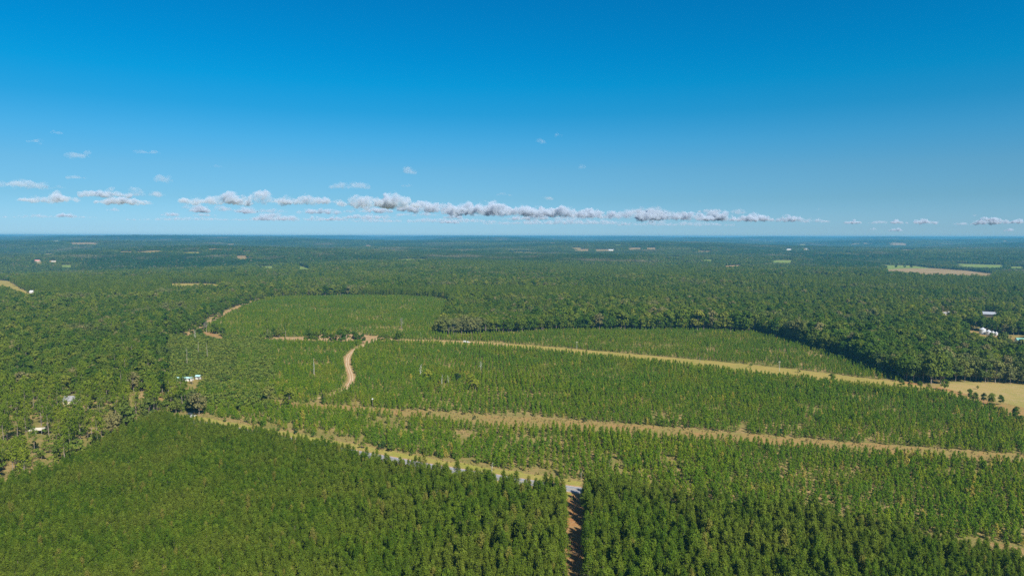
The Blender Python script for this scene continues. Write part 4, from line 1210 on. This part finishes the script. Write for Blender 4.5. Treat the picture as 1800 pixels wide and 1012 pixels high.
clouds = [
    (40, 331, 76, 20, 2, 'grey cloud touching the left edge of the sky'), (88, 355, 110, 18, 1, 'long low white cloud at left, under the grey edge cloud'),
    (183, 346, 86, 22, 1, 'brightest puffed cloud of the left group'), (212, 359, 96, 14, 1, 'flat cloud under the brightest puffed cloud at left'),
    (255, 344, 68, 16, 2, 'softer cloud at the right end of the left group'), (140, 280, 30, 18, 3, 'small faint cloud high above the left group'),
    (62, 254, 14, 18, 3, 'faint upright wisp, highest at the far left'), (97, 240, 20, 8, 3, 'faint wisp right of the upright one at far left'),
    (249, 272, 18, 10, 3, 'left of two tiny side by side wisps high at left'), (271, 273, 16, 11, 3, 'right of two tiny side by side wisps high at left'),
    (130, 316, 36, 7, 3, 'thin flat wisp above the bright cloud at left'), (290, 322, 26, 15, 3, 'small ragged grey cloud between the left group and the long bank'),
    (382, 296, 20, 5, 3, 'thin curved wisp above the start of the long bank'), (101, 333, 28, 6, 3, 'ragged wisp between the two left clouds'),
    (385, 357, 132, 24, 1, 'left end cloud of the long bank'), (465, 357, 90, 22, 1, 'second cloud of the long bank from the left'), (545, 357, 110, 22, 1, 'third cloud of the long bank from the left'),
    (615, 331, 72, 14, 2, 'grey streak floating above the long bank'), (640, 362, 100, 24, 1, 'fourth cloud of the long bank'), (693, 362, 80, 26, 1, 'tall white topped cloud in the long bank'),
    (762, 370, 110, 26, 1, 'cloud right of the tall white topped one'), (840, 374, 110, 28, 1, 'wide cloud in the middle of the long bank'), (915, 376, 110, 24, 1, 'cloud right of the middle of the bank'),
    (985, 378, 100, 22, 1, 'low bright cloud near centre'), (1048, 380, 70, 24, 1, 'white peaked cloud right of centre'), (1110, 382, 100, 18, 2, 'soft stretch of the bank right of centre'),
    (1145, 384, 40, 28, 1, 'narrow towering cloud with a ragged top'), (1200, 384, 110, 18, 1, 'bright topped cloud right of the towering one'), (1258, 385, 60, 18, 1, 'white humped cloud right of centre'),
    (1320, 386, 70, 16, 1, 'bright pair of humps near the right end of the bank'), (1390, 387, 60, 13, 1, 'last cloud at the right end of the bank'), (1430, 389, 50, 8, 2, 'thin tail beyond the end of the bank'),
    (352, 373, 28, 12, 1, 'small white puff under the left end of the bank'), (432, 375, 44, 12, 1, 'small puff, second under the bank'), (480, 374, 46, 12, 2, 'soft puff, third under the bank'), (562, 375, 74, 13, 1, 'long puff under the bank'),
    (116, 382, 30, 8, 1, 'little bright puff low at left'), (200, 372, 34, 6, 3, 'thin streak low at left'), (300, 380, 30, 9, 1, 'little bright puff low between groups'), (588, 387, 34, 9, 1, 'little bright puff low beneath the bank'),
    (80, 384, 170, 6, 3, 'long faint low streak at far left'), (330, 388, 220, 7, 3, 'long faint low streak under the bank start'), (520, 388, 200, 9, 3, 'long faint low streak under the bank'), (740, 390, 260, 10, 3, 'long faint low streak at centre'), (980, 393, 260, 11, 3, 'long faint low streak right of centre'), (1190, 395, 200, 9, 3, 'long faint low streak further right'),
    (680, 384, 40, 8, 2, 'small low cloud under the tall one'), (790, 392, 30, 8, 1, 'tiny bright low puff at centre'), (735, 379, 80, 9, 2, 'flat low cloud at centre'),
    (1501, 391, 28, 8, 1, 'first small puff beyond the bank'), (1545, 391, 30, 6, 2, 'second small puff beyond the bank'), (1578, 391, 26, 7, 1, 'third small puff beyond the bank'), (1625, 391, 40, 9, 1, 'fourth small puff beyond the bank'), (1690, 393, 30, 6, 2, 'faint puff left of the bright one at right'),
    (1740, 391, 42, 14, 1, 'bright small cloud near the right edge'), (1790, 390, 24, 9, 1, 'small cloud touching the right edge'), (1776, 404, 12, 6, 1, 'tiny puff low at the right edge'), (1575, 404, 18, 6, 1, 'tiny puff just above the right horizon'), (1535, 403, 14, 5, 2, 'tiniest puff just above the right horizon'),
    (716, 305, 24, 13, 3, 'small grey wisp high above the bank'), (716, 329, 20, 5, 3, 'thin wisp just above the bank'), (884, 344, 28, 7, 3, 'feathery wisp above the middle of the bank'), (962, 350, 20, 12, 3, 'small round wisp above the bank near centre'),
    (1024, 297, 10, 10, 3, 'tiny wisp alone in the blue right of centre'), (948, 253, 22, 8, 3, 'very faint wisp high at centre'), (982, 243, 14, 10, 3, 'highest faint wisp at centre'), (1234, 355, 16, 5, 3, 'tiny flat wisp above the right part of the bank'), (1440, 368, 12, 3, 3, 'tiny streak above the right end of the bank'), (1715, 378, 12, 4, 3, 'tiny streak above the bright small cloud at right'),
]
_cr = random.Random(5)
for _ in range(34):
    bx = _cr.uniform(330, 1300)
    clouds.append((bx, 372 + 8 * (bx - 300) / 1000 + _cr.uniform(-10, 14), _cr.uniform(22, 75), _cr.uniform(6, 13), _cr.choice([1, 2, 2, 2]), 'small soft cloud among the broken puffs around the long bank'))
for i, (px, py, w, h, th, lab) in enumerate(clouds): cloud(px, py, w, h, th, lab, i)

# ------------------------------------------------------------------ haze
def build_haze():
    m, N, L = new_mat('air_haze')
    v = N.new('ShaderNodeVolumePrincipled')
    v.inputs['Color'].default_value = (0.16, 0.58, 0.92, 1)
    v.inputs['Density'].default_value = 7.8e-5
    v.inputs['Anisotropy'].default_value = 0.1
    o = N.new('ShaderNodeOutputMaterial'); L.new(v.outputs[0], o.inputs['Volume'])
    top = max(ZMAX + 20, CAM_Z + 6)
    b = MB().box(-27500, 27500, -3000, 30200, ZMIN - 1.0, top)
    ob = b.build('haze', m); tag(ob, kind='stuff')
build_haze()
